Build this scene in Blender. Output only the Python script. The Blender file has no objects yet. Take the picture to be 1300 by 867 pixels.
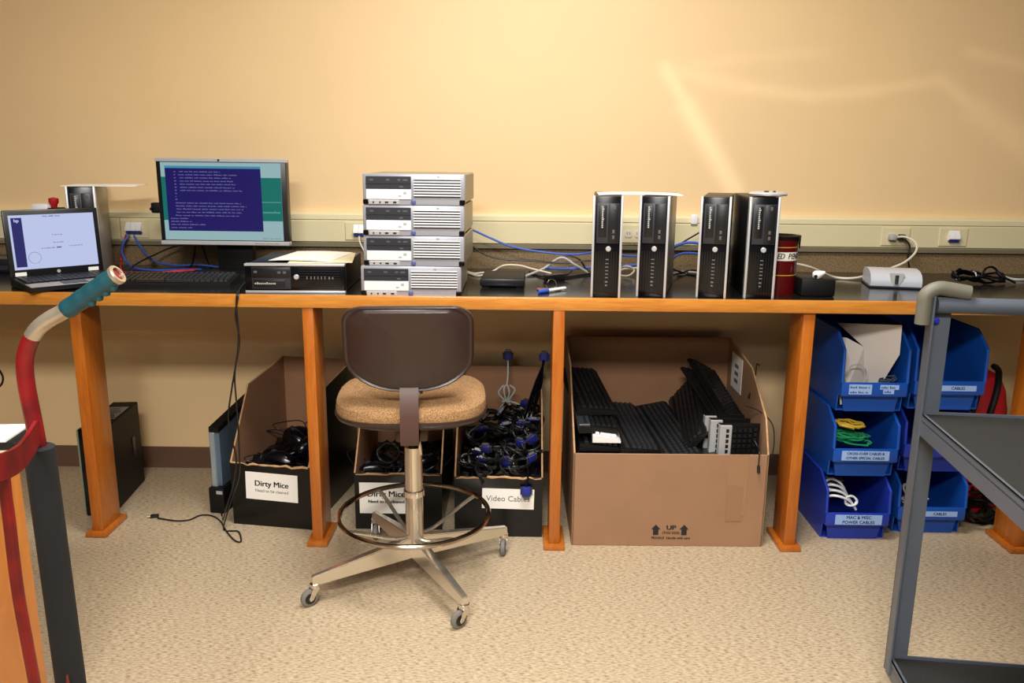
import bpy, bmesh, math, random
from math import sin, cos, pi, radians as R
from mathutils import Matrix, Vector, Euler

# ------------------------------------------------------------------ camera, light, exposure
scn = bpy.context.scene
C = scn.collection
scn.view_settings.view_transform = 'Standard'
scn.view_settings.look = 'None'
scn.view_settings.exposure = 0.0
scn.view_settings.gamma = 1.0
scn.view_settings.use_curve_mapping = False

PITCH, YAW, ROLL = 0.2221, -0.0078, 0.0096
cam_d = bpy.data.cameras.new('camera')
cam_d.sensor_width = 36.0
cam_d.lens = 36.0 * 1050 / 1300
cam_d.clip_start = 0.05
cam = bpy.data.objects.new('camera', cam_d)
C.objects.link(cam)
fw = Vector((sin(YAW) * cos(PITCH), cos(YAW) * cos(PITCH), -sin(PITCH)))
r0 = Vector((cos(YAW), -sin(YAW), 0))
u0 = r0.cross(fw)
rr = cos(ROLL) * r0 + sin(ROLL) * u0
uu = -sin(ROLL) * r0 + cos(ROLL) * u0
cam.matrix_world = Matrix(((rr.x, uu.x, -fw.x, 0), (rr.y, uu.y, -fw.y, -2.7339), (rr.z, uu.z, -fw.z, 1.3771), (0, 0, 0, 1)))
scn.camera = cam

world = bpy.data.worlds.new('room_ambient')
scn.world = world
world.use_nodes = True
world.node_tree.nodes['Background'].inputs[0].default_value = (1.0, 0.93, 0.82, 1)
world.node_tree.nodes['Background'].inputs[1].default_value = 0.02


def area(name, loc, sx, sy, energy, col=(1, 0.95, 0.86), target=None):
    d = bpy.data.lights.new(name, 'AREA')
    d.shape = 'RECTANGLE'
    d.size, d.size_y = sx, sy
    d.energy = energy
    d.color = col
    o = bpy.data.objects.new(name, d)
    o.location = loc
    if target:
        o.rotation_euler = (Vector(target) - Vector(loc)).to_track_quat('-Z', 'Y').to_euler()
    C.objects.link(o)
    return o


# light bounced off the ceiling above the photographer, and the room's ceiling troffers behind
area('ceiling_bounce_light', (0.12, -0.85, 2.75), 1.0, 0.8, 67, (1, 0.97, 0.92))
area('ceiling_troffer_light', (-0.35, -3.3, 2.75), 1.2, 0.6, 178, (1, 0.96, 0.9))
area('ceiling_troffer_light', (-0.8, -4.9, 2.75), 1.2, 0.6, 45, (1, 0.96, 0.9))


def streak_light(loc, energy, wall_y, segs):
    """soft streaks of light shaped onto the wall by an added, unseen lamp: its
    beam is confined to a few bands (given as wall points, half width, strength)"""
    d = bpy.data.lights.new('added_streak_light', 'POINT')
    d.energy = energy
    d.shadow_soft_size = 0.01
    d.color = (1, 0.97, 0.92)
    d.use_nodes = True
    nt = d.node_tree
    em = [n for n in nt.nodes if n.type == 'EMISSION'][0]
    tc = nt.nodes.new('ShaderNodeTexCoord')
    sp = nt.nodes.new('ShaderNodeSeparateXYZ')
    nt.links.new(tc.outputs['Normal'], sp.inputs[0])

    def M(op, a, b=None, clamp=False):
        n = nt.nodes.new('ShaderNodeMath')
        n.operation = op
        n.use_clamp = clamp
        for i, v in enumerate((a, b)):
            if v is None:
                continue
            if isinstance(v, (int, float)):
                n.inputs[i].default_value = v
            else:
                nt.links.new(v, n.inputs[i])
        return n.outputs[0]
    u = M('DIVIDE', sp.outputs[0], sp.outputs[1])
    v = M('DIVIDE', sp.outputs[2], sp.outputs[1])
    D = wall_y - loc[1]
    tot = None
    for (p, q, w, k) in segs:
        ax, ay = (p[0] - loc[0]) / D, (p[2] - loc[2]) / D
        bx_, by_ = (q[0] - loc[0]) / D - ax, (q[2] - loc[2]) / D - ay
        L2 = bx_ * bx_ + by_ * by_
        du, dv = M('SUBTRACT', u, ax), M('SUBTRACT', v, ay)
        t = M('DIVIDE', M('ADD', M('MULTIPLY', du, bx_), M('MULTIPLY', dv, by_)), L2, True)
        ex, ey = M('SUBTRACT', du, M('MULTIPLY', t, bx_)), M('SUBTRACT', dv, M('MULTIPLY', t, by_))
        d2 = M('ADD', M('MULTIPLY', ex, ex), M('MULTIPLY', ey, ey))
        g = M('MULTIPLY', M('POWER', 2.718, M('MULTIPLY', d2, -1.0 / (w / D) ** 2)), k)
        tot = g if tot is None else M('MAXIMUM', tot, g)
    nt.links.new(tot, em.inputs['Strength'])
    o = bpy.data.objects.new('added_streak_light', d)
    o.location = loc
    C.objects.link(o)


G = [(0.581, 0.745, 1.717), (0.671, 0.745, 1.574), (0.884, 0.745, 1.247), (0.914, 0.745, 1.647), (1.169, 0.745, 1.619), (1.419, 0.745, 1.642), (1.682, 0.745, 1.684), (0.843, 0.745, 1.755), (1.216, 0.745, 1.788), (1.839, 0.745, 1.569), (2.083, 0.745, 1.417), (1.778, 0.745, 1.792), (2.036, 0.745, 1.738)]
streak_light((1.0, -1.5, 1.6), 48, 0.745, [(G[0], G[1], 0.030, 0.8), (G[1], G[2], 0.042, 1.0), (G[0], G[3], 0.030, 0.40), (G[3], G[4], 0.028, 0.45), (G[4], G[5], 0.028, 0.42), (G[5], G[6], 0.024, 0.36), (G[0], G[7], 0.020, 0.25), (G[7], G[8], 0.020, 0.2), (G[6], G[9], 0.03, 0.4), (G[9], G[10], 0.06, 0.4), (G[11], G[12], 0.024, 0.28)])  # added lamp, streak shapes drawn into its beam; no shiny object reflects them

# ------------------------------------------------------------------ helpers
def lin(c):
    return tuple(((v / 255) / 12.92 if v / 255 <= 0.04045 else ((v / 255 + 0.055) / 1.055) ** 2.4) for v in c)


def mat(name, rgb, rough=0.5, metal=0.0, var=0.0, scale=20.0, bump=0.0, bscale=200.0, emit=None, estr=0.0, stretch=(1, 1, 1), rgb2=None, coat=0.0, spec=None):
    m = bpy.data.materials.new(name)
    m.use_nodes = True
    nt = m.node_tree
    b = nt.nodes['Principled BSDF']
    base = lin(rgb)
    b.inputs['Base Color'].default_value = (*base, 1)
    b.inputs['Roughness'].default_value = rough
    b.inputs['Metallic'].default_value = metal
    if coat:
        b.inputs['Coat Weight'].default_value = coat
        b.inputs['Coat Roughness'].default_value = 0.08
    if spec is not None:
        b.inputs['Specular IOR Level'].default_value = spec
    tc = nt.nodes.new('ShaderNodeTexCoord')
    mp = nt.nodes.new('ShaderNodeMapping')
    mp.inputs['Scale'].default_value = stretch
    nt.links.new(tc.outputs['Object'], mp.inputs['Vector'])
    if var or rgb2:
        n = nt.nodes.new('ShaderNodeTexNoise')
        n.inputs['Scale'].default_value = scale
        n.inputs['Detail'].default_value = 4
        nt.links.new(mp.outputs['Vector'], n.inputs['Vector'])
        cr = nt.nodes.new('ShaderNodeValToRGB')
        a = lin(rgb2) if rgb2 else tuple(v * (1 - var) for v in base)
        c2 = base if rgb2 else tuple(min(1, v * (1 + var)) for v in base)
        cr.color_ramp.elements[0].position = 0.32
        cr.color_ramp.elements[1].position = 0.68
        cr.color_ramp.elements[0].color = (*a, 1)
        cr.color_ramp.elements[1].color = (*c2, 1)
        nt.links.new(n.outputs['Fac'], cr.inputs['Fac'])
        nt.links.new(cr.outputs['Color'], b.inputs['Base Color'])
    if bump:
        n2 = nt.nodes.new('ShaderNodeTexNoise')
        n2.inputs['Scale'].default_value = bscale
        n2.inputs['Detail'].default_value = 3
        nt.links.new(mp.outputs['Vector'], n2.inputs['Vector'])
        bp = nt.nodes.new('ShaderNodeBump')
        bp.inputs['Strength'].default_value = bump
        bp.inputs['Distance'].default_value = 0.002
        nt.links.new(n2.outputs['Fac'], bp.inputs['Height'])
        nt.links.new(bp.outputs['Normal'], b.inputs['Normal'])
    if emit:
        b.inputs['Emission Color'].default_value = (*lin(emit), 1)
        b.inputs['Emission Strength'].default_value = estr
    return m


def wood_mat(name, light, dark, stretch):
    m = mat(name, light, 0.34, coat=0.25)
    nt = m.node_tree
    b = nt.nodes['Principled BSDF']
    mp = [n for n in nt.nodes if n.type == 'MAPPING'][0]
    mp.inputs['Scale'].default_value = stretch
    n1 = nt.nodes.new('ShaderNodeTexNoise')
    n1.inputs['Scale'].default_value = 6
    n1.inputs['Detail'].default_value = 5
    n1.inputs['Distortion'].default_value = 1.2
    n2 = nt.nodes.new('ShaderNodeTexNoise')
    n2.inputs['Scale'].default_value = 1.2
    nt.links.new(mp.outputs['Vector'], n1.inputs['Vector'])
    nt.links.new(mp.outputs['Vector'], n2.inputs['Vector'])
    cr = nt.nodes.new('ShaderNodeValToRGB')
    cr.color_ramp.elements[0].position = 0.3
    cr.color_ramp.elements[1].position = 0.7
    cr.color_ramp.elements[0].color = (*lin(dark), 1)
    cr.color_ramp.elements[1].color = (*lin(light), 1)
    mx = nt.nodes.new('ShaderNodeMath')
    mx.operation = 'MULTIPLY_ADD'
    mx.inputs[1].default_value = 0.6
    nt.links.new(n1.outputs['Fac'], mx.inputs[0])
    m2 = nt.nodes.new('ShaderNodeMath')
    m2.operation = 'MULTIPLY'
    m2.inputs[1].default_value = 0.4
    nt.links.new(n2.outputs['Fac'], m2.inputs[0])
    nt.links.new(m2.outputs[0], mx.inputs[2])
    nt.links.new(mx.outputs[0], cr.inputs['Fac'])
    nt.links.new(cr.outputs['Color'], b.inputs['Base Color'])
    return m


def tile_mat(name, ang):
    # vinyl composition tile: fine directional flecks
    m = mat(name, (192, 173, 143), 0.42)
    nt = m.node_tree
    b = nt.nodes['Principled BSDF']
    mp = [n for n in nt.nodes if n.type == 'MAPPING'][0]
    tc = [n for n in nt.nodes if n.type == 'TEX_COORD'][0]
    gm = nt.nodes.new('ShaderNodeNewGeometry')
    nt.links.new(gm.outputs['Position'], mp.inputs['Vector'])
    mp.inputs['Rotation'].default_value = (0, 0, ang)
    mp.inputs['Scale'].default_value = (62, 210, 1)
    n1 = nt.nodes.new('ShaderNodeTexNoise')
    n1.inputs['Scale'].default_value = 1.0
    n1.inputs['Detail'].default_value = 2.5
    n1.inputs['Roughness'].default_value = 0.6
    nt.links.new(mp.outputs['Vector'], n1.inputs['Vector'])
    cr = nt.nodes.new('ShaderNodeValToRGB')
    e = cr.color_ramp.elements
    e[0].position = 0.30
    e[0].color = (*lin((142, 116, 88)), 1)
    e[1].position = 0.47
    e[1].color = (*lin((184, 165, 136)), 1)
    e2 = e.new(0.66)
    e2.color = (*lin((204, 188, 160)), 1)
    nt.links.new(n1.outputs['Fac'], cr.inputs['Fac'])
    nt.links.new(cr.outputs['Color'], b.inputs['Base Color'])
    return m


def newbm():
    return bmesh.new()


def xf(bm, verts, M):
    if M is not None:
        for v in verts:
            v.co = M @ v.co


def box(bm, x0, x1, y0, y1, z0, z1, M=None):
    vs = [bm.verts.new((x, y, z)) for x in (x0, x1) for y in (y0, y1) for z in (z0, z1)]
    for f in ((0, 1, 3, 2), (4, 6, 7, 5), (0, 4, 5, 1), (2, 3, 7, 6), (0, 2, 6, 4), (1, 5, 7, 3)):
        bm.faces.new([vs[i] for i in f])
    xf(bm, vs, M)
    return bm


def rbox(bm, x0, x1, y0, y1, z0, z1, r=0.003, seg=2, M=None):
    t = bmesh.new()
    box(t, x0, x1, y0, y1, z0, z1)
    bmesh.ops.recalc_face_normals(t, faces=t.faces)
    bmesh.ops.bevel(t, geom=list(t.edges), offset=r, segments=seg, profile=0.5, affect='EDGES')
    merge(bm, t, M)
    return bm


def merge(bm, t, M=None):
    mp = {}
    for v in t.verts:
        mp[v] = bm.verts.new(M @ v.co if M is not None else v.co)
    for f in t.faces:
        try:
            bm.faces.new([mp[v] for v in f.verts])
        except ValueError:
            pass
    t.free()


def prism(bm, poly, a, b, axis='X', M=None):
    """extrude a 2-D outline: axis X -> poly in (y,z); Y -> (x,z); Z -> (x,y)"""
    def P(u, v, w):
        return {'X': (w, u, v), 'Y': (u, w, v), 'Z': (u, v, w)}[axis]
    A = [bm.verts.new(P(u, v, a)) for u, v in poly]
    B = [bm.verts.new(P(u, v, b)) for u, v in poly]
    n = len(poly)
    bm.faces.new(A)
    bm.faces.new(B[::-1])
    for i in range(n):
        bm.faces.new((A[i], B[i], B[(i + 1) % n], A[(i + 1) % n]))
    xf(bm, A + B, M)
    return bm


def rounded(w, h, r, n=6, cx=0, cz=0):
    out = []
    for qx, qz, a0 in ((1, 1, 0), (-1, 1, 90), (-1, -1, 180), (1, -1, 270)):
        for k in range(n + 1):
            a = R(a0 + 90 * k / n)
            out.append((cx + qx * (w / 2 - r) + r * cos(a), cz + qz * (h / 2 - r) + r * sin(a)))
    return out


def tube(bm, pts, r, n=8, closed=False, M=None):
    pts = [Vector(p) for p in pts]
    N = len(pts)
    rad = r if isinstance(r, (list, tuple)) else [r] * N
    tang = []
    for i in range(N):
        a = pts[(i - 1) % N] if (closed or i > 0) else pts[i]
        b = pts[(i + 1) % N] if (closed or i < N - 1) else pts[i]
        t = (b - a)
        tang.append(t.normalized() if t.length > 1e-9 else Vector((0, 0, 1)))
    up = Vector((0, 0, 1)) if abs(tang[0].z) < 0.9 else Vector((1, 0, 0))
    nrm = (up - tang[0] * up.dot(tang[0])).normalized()
    rings = []
    for i in range(N):
        nrm = nrm - tang[i] * nrm.dot(tang[i])
        if nrm.length < 1e-6:
            nrm = tang[i].orthogonal()
        nrm.normalize()
        bn = tang[i].cross(nrm)
        rings.append([bm.verts.new(pts[i] + rad[i] * (cos(2 * pi * k / n) * nrm + sin(2 * pi * k / n) * bn)) for k in range(n)])
    for i in range(N if closed else N - 1):
        a, b = rings[i], rings[(i + 1) % N]
        for k in range(n):
            bm.faces.new((a[k], a[(k + 1) % n], b[(k + 1) % n], b[k]))
    if not closed:
        bm.faces.new(rings[0][::-1])
        bm.faces.new(rings[-1])
    if M is not None:
        for rg in rings:
            xf(bm, rg, M)
    return bm


def cat(pts, k=6, closed=False):
    """Catmull-Rom through the points"""
    P = [Vector(p) for p in pts]
    n = len(P)
    out = []
    rng = range(n if closed else n - 1)
    for i in rng:
        if closed:
            p0, p1, p2, p3 = P[(i - 1) % n], P[i], P[(i + 1) % n], P[(i + 2) % n]
        else:
            p0, p1, p2, p3 = P[max(i - 1, 0)], P[i], P[i + 1], P[min(i + 2, n - 1)]
        for j in range(k):
            t = j / k
            out.append(0.5 * ((2 * p1) + (p2 - p0) * t + (2 * p0 - 5 * p1 + 4 * p2 - p3) * t * t + (3 * p1 - p0 - 3 * p2 + p3) * t ** 3))
    if not closed:
        out.append(P[-1])
    return out


def lathe(bm, prof, n=24, M=None):
    rings = []
    for r, z in prof:
        rings.append([bm.verts.new((r * cos(2 * pi * k / n), r * sin(2 * pi * k / n), z)) for k in range(n)])
    for a, b in zip(rings, rings[1:]):
        for k in range(n):
            bm.faces.new((a[k], a[(k + 1) % n], b[(k + 1) % n], b[k]))
    if prof[0][0] > 1e-6:
        bm.faces.new(rings[0][::-1])
    if prof[-1][0] > 1e-6:
        bm.faces.new(rings[-1])
    if M is not None:
        for rg in rings:
            xf(bm, rg, M)
    return bm


def T(x, y, z):
    return Matrix.Translation((x, y, z))


def RX(a):
    return Matrix.Rotation(a, 4, 'X')


def RY(a):
    return Matrix.Rotation(a, 4, 'Y')


def RZ(a):
    return Matrix.Rotation(a, 4, 'Z')


def obj(name, bm, m, parent=None, smooth=True, kind=None, label=None):
    me = bpy.data.meshes.new(name)
    bmesh.ops.recalc_face_normals(bm, faces=bm.faces)
    bm.to_mesh(me)
    bm.free()
    if smooth:
        for p in me.polygons:
            p.use_smooth = True
        try:
            me.set_sharp_from_angle(angle=R(35))
        except Exception:
            pass
    me.materials.append(m)
    o = bpy.data.objects.new(name, me)
    C.objects.link(o)
    if parent is not None:
        o.parent = parent
    if kind:
        o['kind'] = kind
    if label:
        o['label'] = label
    return o


def tag(o, label, category, group=None):
    o['label'] = label
    o['category'] = category
    if group:
        o['group'] = group
    return o


def thing(name, label, category, loc=(0, 0, 0), rot=(0, 0, 0), group=None):
    o = bpy.data.objects.new(name, None)
    o.empty_display_size = 0.05
    C.objects.link(o)
    o.location = loc
    o.rotation_euler = rot
    return tag(o, label, category, group)


def copy_tree(o, parent=None):
    c = o.copy()
    C.objects.link(c)
    c.parent = parent
    for ch in list(o.children):
        copy_tree(ch, c)
    return c


def text(name, s, size, M, m, parent, bold=0.0, shear=0.0, sx=1.0):
    cu = bpy.data.curves.new('lettering', 'FONT')
    cu.body = s
    cu.size = size
    cu.align_x = 'CENTER'
    cu.align_y = 'CENTER'
    cu.offset = 0.0
    cu.extrude = 0.0003
    cu.shear = shear
    cu.resolution_u = 3
    ob = bpy.data.objects.new('lettering', cu)
    me = bpy.data.meshes.new_from_object(ob)
    bpy.data.objects.remove(ob)
    me.name = name
    if bold:
        tb_ = bmesh.new()
        for dx in (-bold, 0, bold):
            tb_.from_mesh(me)
            n_ = len(tb_.verts) // (1 if dx < 0 else 2 if dx == 0 else 3)
            tb_.verts.ensure_lookup_table()
            for v_ in tb_.verts[-n_:]:
                v_.co.x += dx
        tb_.to_mesh(me)
        tb_.free()
    me.transform(M @ Matrix.Diagonal((sx, 1, 1, 1)))
    me.materials.clear()
    me.materials.append(m)
    o = bpy.data.objects.new(name, me)
    C.objects.link(o)
    o.parent = parent
    return o


FRONT = RX(pi / 2)     # text plane -> facing the camera side (-Y)


def wire(name, label, pts, r, m, group=None, k=6, category='cable', n=7):
    return tag(obj(name, tube(newbm(), cat(pts, k), r, n), m), label, category, group)


def words(bm, x0, x1, z, hgt, rng, y=-0.0006, M=None, wl=(2, 7), unit=None):
    """a line of print too small to read: word-long runs of letter-sized marks"""
    u = unit or hgt * 0.62
    x = x0
    while x < x1 - u:
        for _ in range(rng.randint(*wl)):
            if x > x1 - u:
                break
            hh = hgt * rng.choice((0.65, 0.65, 1.0, 0.7))
            box(bm, x, x + u * 0.68, y, y + 0.0006, z, z + hh, M)
            x += u
        x += u


rng = random.Random(7)

# ------------------------------------------------------------------ materials
M_wall = mat('cream_wall_paint', (241, 208, 158), 0.5, var=0.015, scale=3, bump=0.06, bscale=350)
M_race = mat('beige_raceway_enamel', (224, 212, 172), 0.4)
M_race_dk = mat('grey_raceway_base', (120, 112, 88), 0.5)
M_base = mat('brown_vinyl_baseboard', (104, 76, 60), 0.45)
M_sub = mat('floor_adhesive', (170, 148, 115), 0.8)
M_tileA = tile_mat('vinyl_tile_streaks_across', 0.0)
M_tileB = tile_mat('vinyl_tile_streaks_along', 1.45)
M_top = mat('black_laminate', (26, 25, 24), 0.16, var=0.1, scale=60)
M_nose = wood_mat('orange_oak_edge', (220, 152, 66), (188, 112, 36), (1.2, 14, 14))
M_leg = wood_mat('orange_oak_leg', (196, 116, 36), (166, 82, 18), (14, 14, 1.2))
M_splash = mat('mottled_brown_laminate', (150, 126, 92), 0.45, rgb2=(100, 82, 58), scale=160)
M_black = mat('black_plastic', (22, 22, 24), 0.35)
M_blackm = mat('matte_black_plastic', (13, 13, 14), 0.55, bump=0.1, bscale=400, spec=0.3)
M_gloss = mat('gloss_black_plastic', (9, 10, 16), 0.22, spec=0.4)
M_bay = mat('dark_grey_drive_bay', (44, 46, 54), 0.4)
M_groove = mat('dark_vent_recess', (34, 36, 48), 0.6)
M_silver = mat('silver_plastic', (204, 204, 206), 0.32, 0.35)
M_bezel = mat('blue_silver_plastic', (168, 170, 180), 0.35, 0.3)
M_white = mat('white_plastic', (238, 238, 240), 0.35)
M_chassis = mat('beige_grey_steel_case', (152, 144, 126), 0.4, 0.25)
M_dkchassis = mat('dark_steel_case', (28, 28, 30), 0.4, 0.3)
M_greychassis = mat('grey_steel_case', (150, 146, 138), 0.38, 0.4)
M_paper = mat('white_paper', (245, 243, 236), 0.8)
M_paper2 = mat('cream_paper', (238, 228, 190), 0.8)
M_ink = mat('black_ink', (35, 33, 34), 0.8)
M_greyink = mat('grey_ink', (110, 106, 104), 0.8)
M_dimgrey = mat('dim_grey_print', (84, 84, 88), 0.6)
M_chrome = mat('worn_chrome', (222, 216, 208), 0.14, 1.0)
M_nickel = mat('satin_nickel_post', (230, 223, 210), 0.24, 0.9)
M_ring = mat('scuffed_chrome_ring', (190, 178, 164), 0.18, 1.0, rgb2=(140, 118, 100), scale=14)
M_brownpl = mat('brown_moulded_plastic', (56, 40, 37), 0.34, bump=0.15, bscale=300)
M_brownbar = mat('brown_painted_steel', (82, 56, 50), 0.4)
M_tweed = mat('tan_tweed_upholstery', (194, 154, 108), 0.95, rgb2=(118, 82, 48), scale=300, bump=0.6, bscale=500)
M_rubber = mat('grey_rubber_tyre', (120, 116, 110), 0.6)
M_card = mat('corrugated_cardboard', (158, 120, 90), 0.8, var=0.05, scale=6)
M_cardin = mat('cardboard_inside', (150, 110, 80), 0.85, var=0.06, scale=7)
M_cardedge = mat('torn_cardboard_edge', (196, 156, 112), 0.9, var=0.15, scale=60)
M_blackcard = mat('glossy_black_printed_card', (11, 11, 12), 0.3, spec=0.4)
M_blue = mat('blue_polypropylene', (20, 78, 172), 0.36)
M_blue2 = mat('blue_violet_polypropylene', (30, 56, 166), 0.36)
M_lbl = mat('pale_blue_label_tape', (150, 182, 232), 0.6)
M_lblink = mat('dark_blue_print', (40, 60, 120), 0.7)
M_bluecord = mat('blue_network_cable', (52, 92, 190), 0.45)
M_redcord = mat('red_network_cable', (196, 36, 52), 0.45)
M_whitecord = mat('off_white_cable', (214, 206, 188), 0.5)
M_greycord = mat('grey_cable', (176, 176, 174), 0.5)
M_vga = mat('blue_connector_plastic', (26, 40, 140), 0.45)
M_shield = mat('dull_tin_shield', (96, 92, 86), 0.45, 0.6)
M_cordblk = mat('satin_black_cord', (16, 16, 18), 0.42)
M_teal = mat('teal_rubber_grip', (16, 66, 76), 0.45, var=0.12, scale=30, bump=0.15, bscale=120)
M_red = mat('worn_red_enamel', (136, 16, 22), 0.4, rgb2=(92, 12, 16), scale=18)
M_bare = mat('bare_worn_steel', (190, 178, 158), 0.35, 0.7, var=0.15, scale=20)
M_foam = mat('black_foam_sleeve', (22, 25, 28), 0.85, bump=0.3, bscale=300)
M_cart = mat('blue_grey_steel_enamel', (92, 99, 110), 0.36, 0.15, var=0.05, scale=12)
M_mat = mat('black_ribbed_rubber_mat', (36, 35, 34), 0.85, rgb2=(25, 25, 25), scale=18, stretch=(6, 30, 1), bump=0.3, bscale=60)
M_bumper = mat('grey_moulded_bumper', (104, 102, 90), 0.55)
M_redcan = mat('dark_red_lacquered_tin', (92, 10, 15), 0.22)
M_redbag = mat('red_nylon', (186, 22, 30), 0.6)
M_blueMetal = mat('blue_grey_galvanised_steel', (112, 134, 156), 0.38, 0.5)
M_yellowcord = mat('yellow_cable', (214, 176, 50), 0.5)
M_greencord = mat('green_cable', (30, 140, 88), 0.5)
M_deskwood = wood_mat('honey_oak_panel', (214, 140, 68), (190, 112, 46), (14, 3, 1.4))
M_desktop = mat('cream_laminate', (222, 204, 168), 0.5)


def screen(name, rgb, s=1.0):
    return mat(name, tuple(v * 0.25 for v in rgb), 0.25, emit=rgb, estr=s)


M_scr_bg = screen('screen_pale_teal', (150, 184, 188), 0.85)
M_scr_teal = screen('screen_deep_teal', (24, 112, 104), 0.85)
M_scr_line = screen('screen_teal_line', (90, 160, 150), 0.85)
M_scr_blue = screen('screen_console_blue', (30, 24, 96), 0.9)
M_scr_bar = screen('screen_title_bar', (70, 140, 170), 0.85)
M_scr_text = screen('screen_console_text', (112, 108, 158), 0.9)
M_scr_lap = screen('screen_lavender_white', (186, 196, 232), 0.95)
M_scr_navy = screen('screen_navy', (46, 44, 104), 0.9)
M_scr_grey = screen('screen_grey_text', (112, 114, 150), 0.9)

# ------------------------------------------------------------------ the room
W = 0.745
wb = obj('wall_back', box(newbm(), -4.2, 4.2, W, W + 0.1, 0, 2.9), M_wall)
wb['kind'] = 'structure'
fl = obj('floor', box(newbm(), -4.2, 4.2, -5.6, W, -0.1, -0.004), M_sub)
fl['kind'] = 'structure'
ce = obj('ceiling', box(newbm(), -4.2, 4.2, -5.6, W + 0.1, 2.8, 2.9), mat('white_ceiling_tile', (190, 188, 182), 0.9, var=0.03, scale=30))
ce['kind'] = 'structure'
TS = 0.305
tb = newbm()
rbox(tb, -TS / 2 + 0.00005, TS / 2 - 0.00005, -TS / 2 + 0.00005, TS / 2 - 0.00005, -0.004, 0, 0.0002, 1)
t0 = obj('floor_tile', tb, M_tileA, fl)
t0b = t0.data.copy()
t0b.materials[0] = M_tileB
first = True
for j in range(-5, 4):
    for i in range(-9, 8):
        cx, cy = 0.345 + (i + 0.5) * TS, -0.165 + (j + 0.5) * TS
        y1 = cy + TS / 2
        if y1 > W + 0.16:
            continue
        o = t0 if first else t0.copy()
        if not first:
            C.objects.link(o)
            o.parent = fl
        first = False
        o.data = t0.data if (i + j) % 2 else t0b
        o.location = (cx, cy, 0)
bb = obj('baseboard_back', prism(newbm(), [(W, 0), (W - 0.016, 0), (W - 0.008, 0.008), (W - 0.005, 0.09), (W - 0.001, 0.094), (W, 0.094)], -4.2, 4.2, 'X'), M_base)
bb['kind'] = 'structure'
# surface raceway along the wall
rw = obj('trim_1', prism(newbm(), [(W, 1.004), (W - 0.030, 1.004), (W - 0.034, 1.010), (W - 0.034, 1.108), (W - 0.040, 1.110), (W - 0.038, 1.128), (W - 0.028, 1.138), (W, 1.138)], -4.2, 4.2, 'X'), M_race)
rw['kind'] = 'structure'
rx = (-2.6, -1.66, -0.35, 1.0, 2.6)
for a, b in zip(rx, rx[1:]):
    obj('raceway_cover', rbox(newbm(), a + 0.001, b - 0.001, W - 0.041, W - 0.033, 1.016, 1.106, 0.003, 1), M_race, rw)
obj('raceway_lower_lip', box(newbm(), -4.2, 4.2, W - 0.036, W - 0.02, 0.996, 1.012), M_race_dk, rw)

# ------------------------------------------------------------------ workbench
H = 0.91
bench = thing('workbench', 'long workbench with black top, orange oak edge and oak plank legs', 'workbench', (0, 0, 0))
XL, XR = -2.5, 2.5
obj('tabletop', rbox(newbm(), XL, XR, 0.016, W - 0.002, 0.872, H, 0.002, 1), M_top, bench)
obj('front_edge', rbox(newbm(), XL, XR, -0.004, 0.0165, 0.868, H + 0.001, 0.003, 2), M_nose, bench, label='orange oak edging board')
obj('backsplash', box(newbm(), XL, XR, W - 0.02, W - 0.002, H, 0.996), M_splash, bench, label='mottled brown laminate upstand')
obj('support_rail', box(newbm(), XL, XR, W - 0.04, W - 0.001, 0.630, 0.872), M_wall, bench)
for x0, x1, y0 in ((-1.551, -1.511, 0.052), (-0.731, -0.693, 0.002), (0.1165, 0.156, -0.002), (0.961, 1.001, 0.012), (1.787, 1.827, 0.02)):
    L = obj('leg', rbox(newbm(), x0, x1, y0, y0 + 0.135, 0.02, 0.872, 0.003, 2), M_leg, bench)
    obj('base_plate', rbox(newbm(), x0 - 0.018, x1 + 0.018, y0 - 0.018, y0 + 0.152, 0.0, 0.02, 0.004, 2), M_leg, L)


# ------------------------------------------------------------------ wall outlets on the raceway
def plate(name, label, x, kind):
    yf = W - 0.041
    t = thing(name, label, 'wall outlet', (x, yf, 1.062), group='outlets along the raceway')
    obj('face_plate', rbox(newbm(), -0.058, 0.058, -0.005, 0.0, -0.037, 0.037, 0.002, 1), M_race, t)
    if kind == 'power':
        for s in (-1, 1):
            f = obj('socket', prism(newbm(), rounded(0.03, 0.028, 0.01, 4, s * 0.02, 0), -0.008, -0.005, 'Y'), M_whitecord, t)
            sl = newbm()
            for q in (-0.005, 0.005):
                box(sl, s * 0.02 + q - 0.001, s * 0.02 + q + 0.001, -0.0086, -0.008, -0.002, 0.007)
            obj('slot', sl, M_black, f)
    else:
        for q in range(kind):
            cx = (q - (kind - 1) / 2) * 0.022
            j = obj('jack_cover', prism(newbm(), [(-0.022, 0.002), (-0.006, 0.026), (-0.005, 0.028), (-0.005, -0.012), (-0.022, -0.006)], cx - 0.0105, cx + 0.0105, 'X'), M_white, t)
            obj('jack', box(newbm(), cx - 0.0095, cx + 0.0095, -0.019, -0.005, -0.018, -0.0125), M_vga, j)
    return t


plate('data_outlet', 'triple white data outlet with red and blue cables left of the monitor', -1.597, 3)
plate('data_outlet', 'data outlet half hidden left of the silver computer stack', -0.664, 2)
plate('power_outlet', 'power outlet seen in the gap between the first two black towers', 0.47, 'power')
plate('power_outlet', 'power outlet with two plugs above the white label printer', 1.55, 'power')
plate('data_outlet', 'white data outlet with blue jacks at the right end', 1.786, 2)


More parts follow.
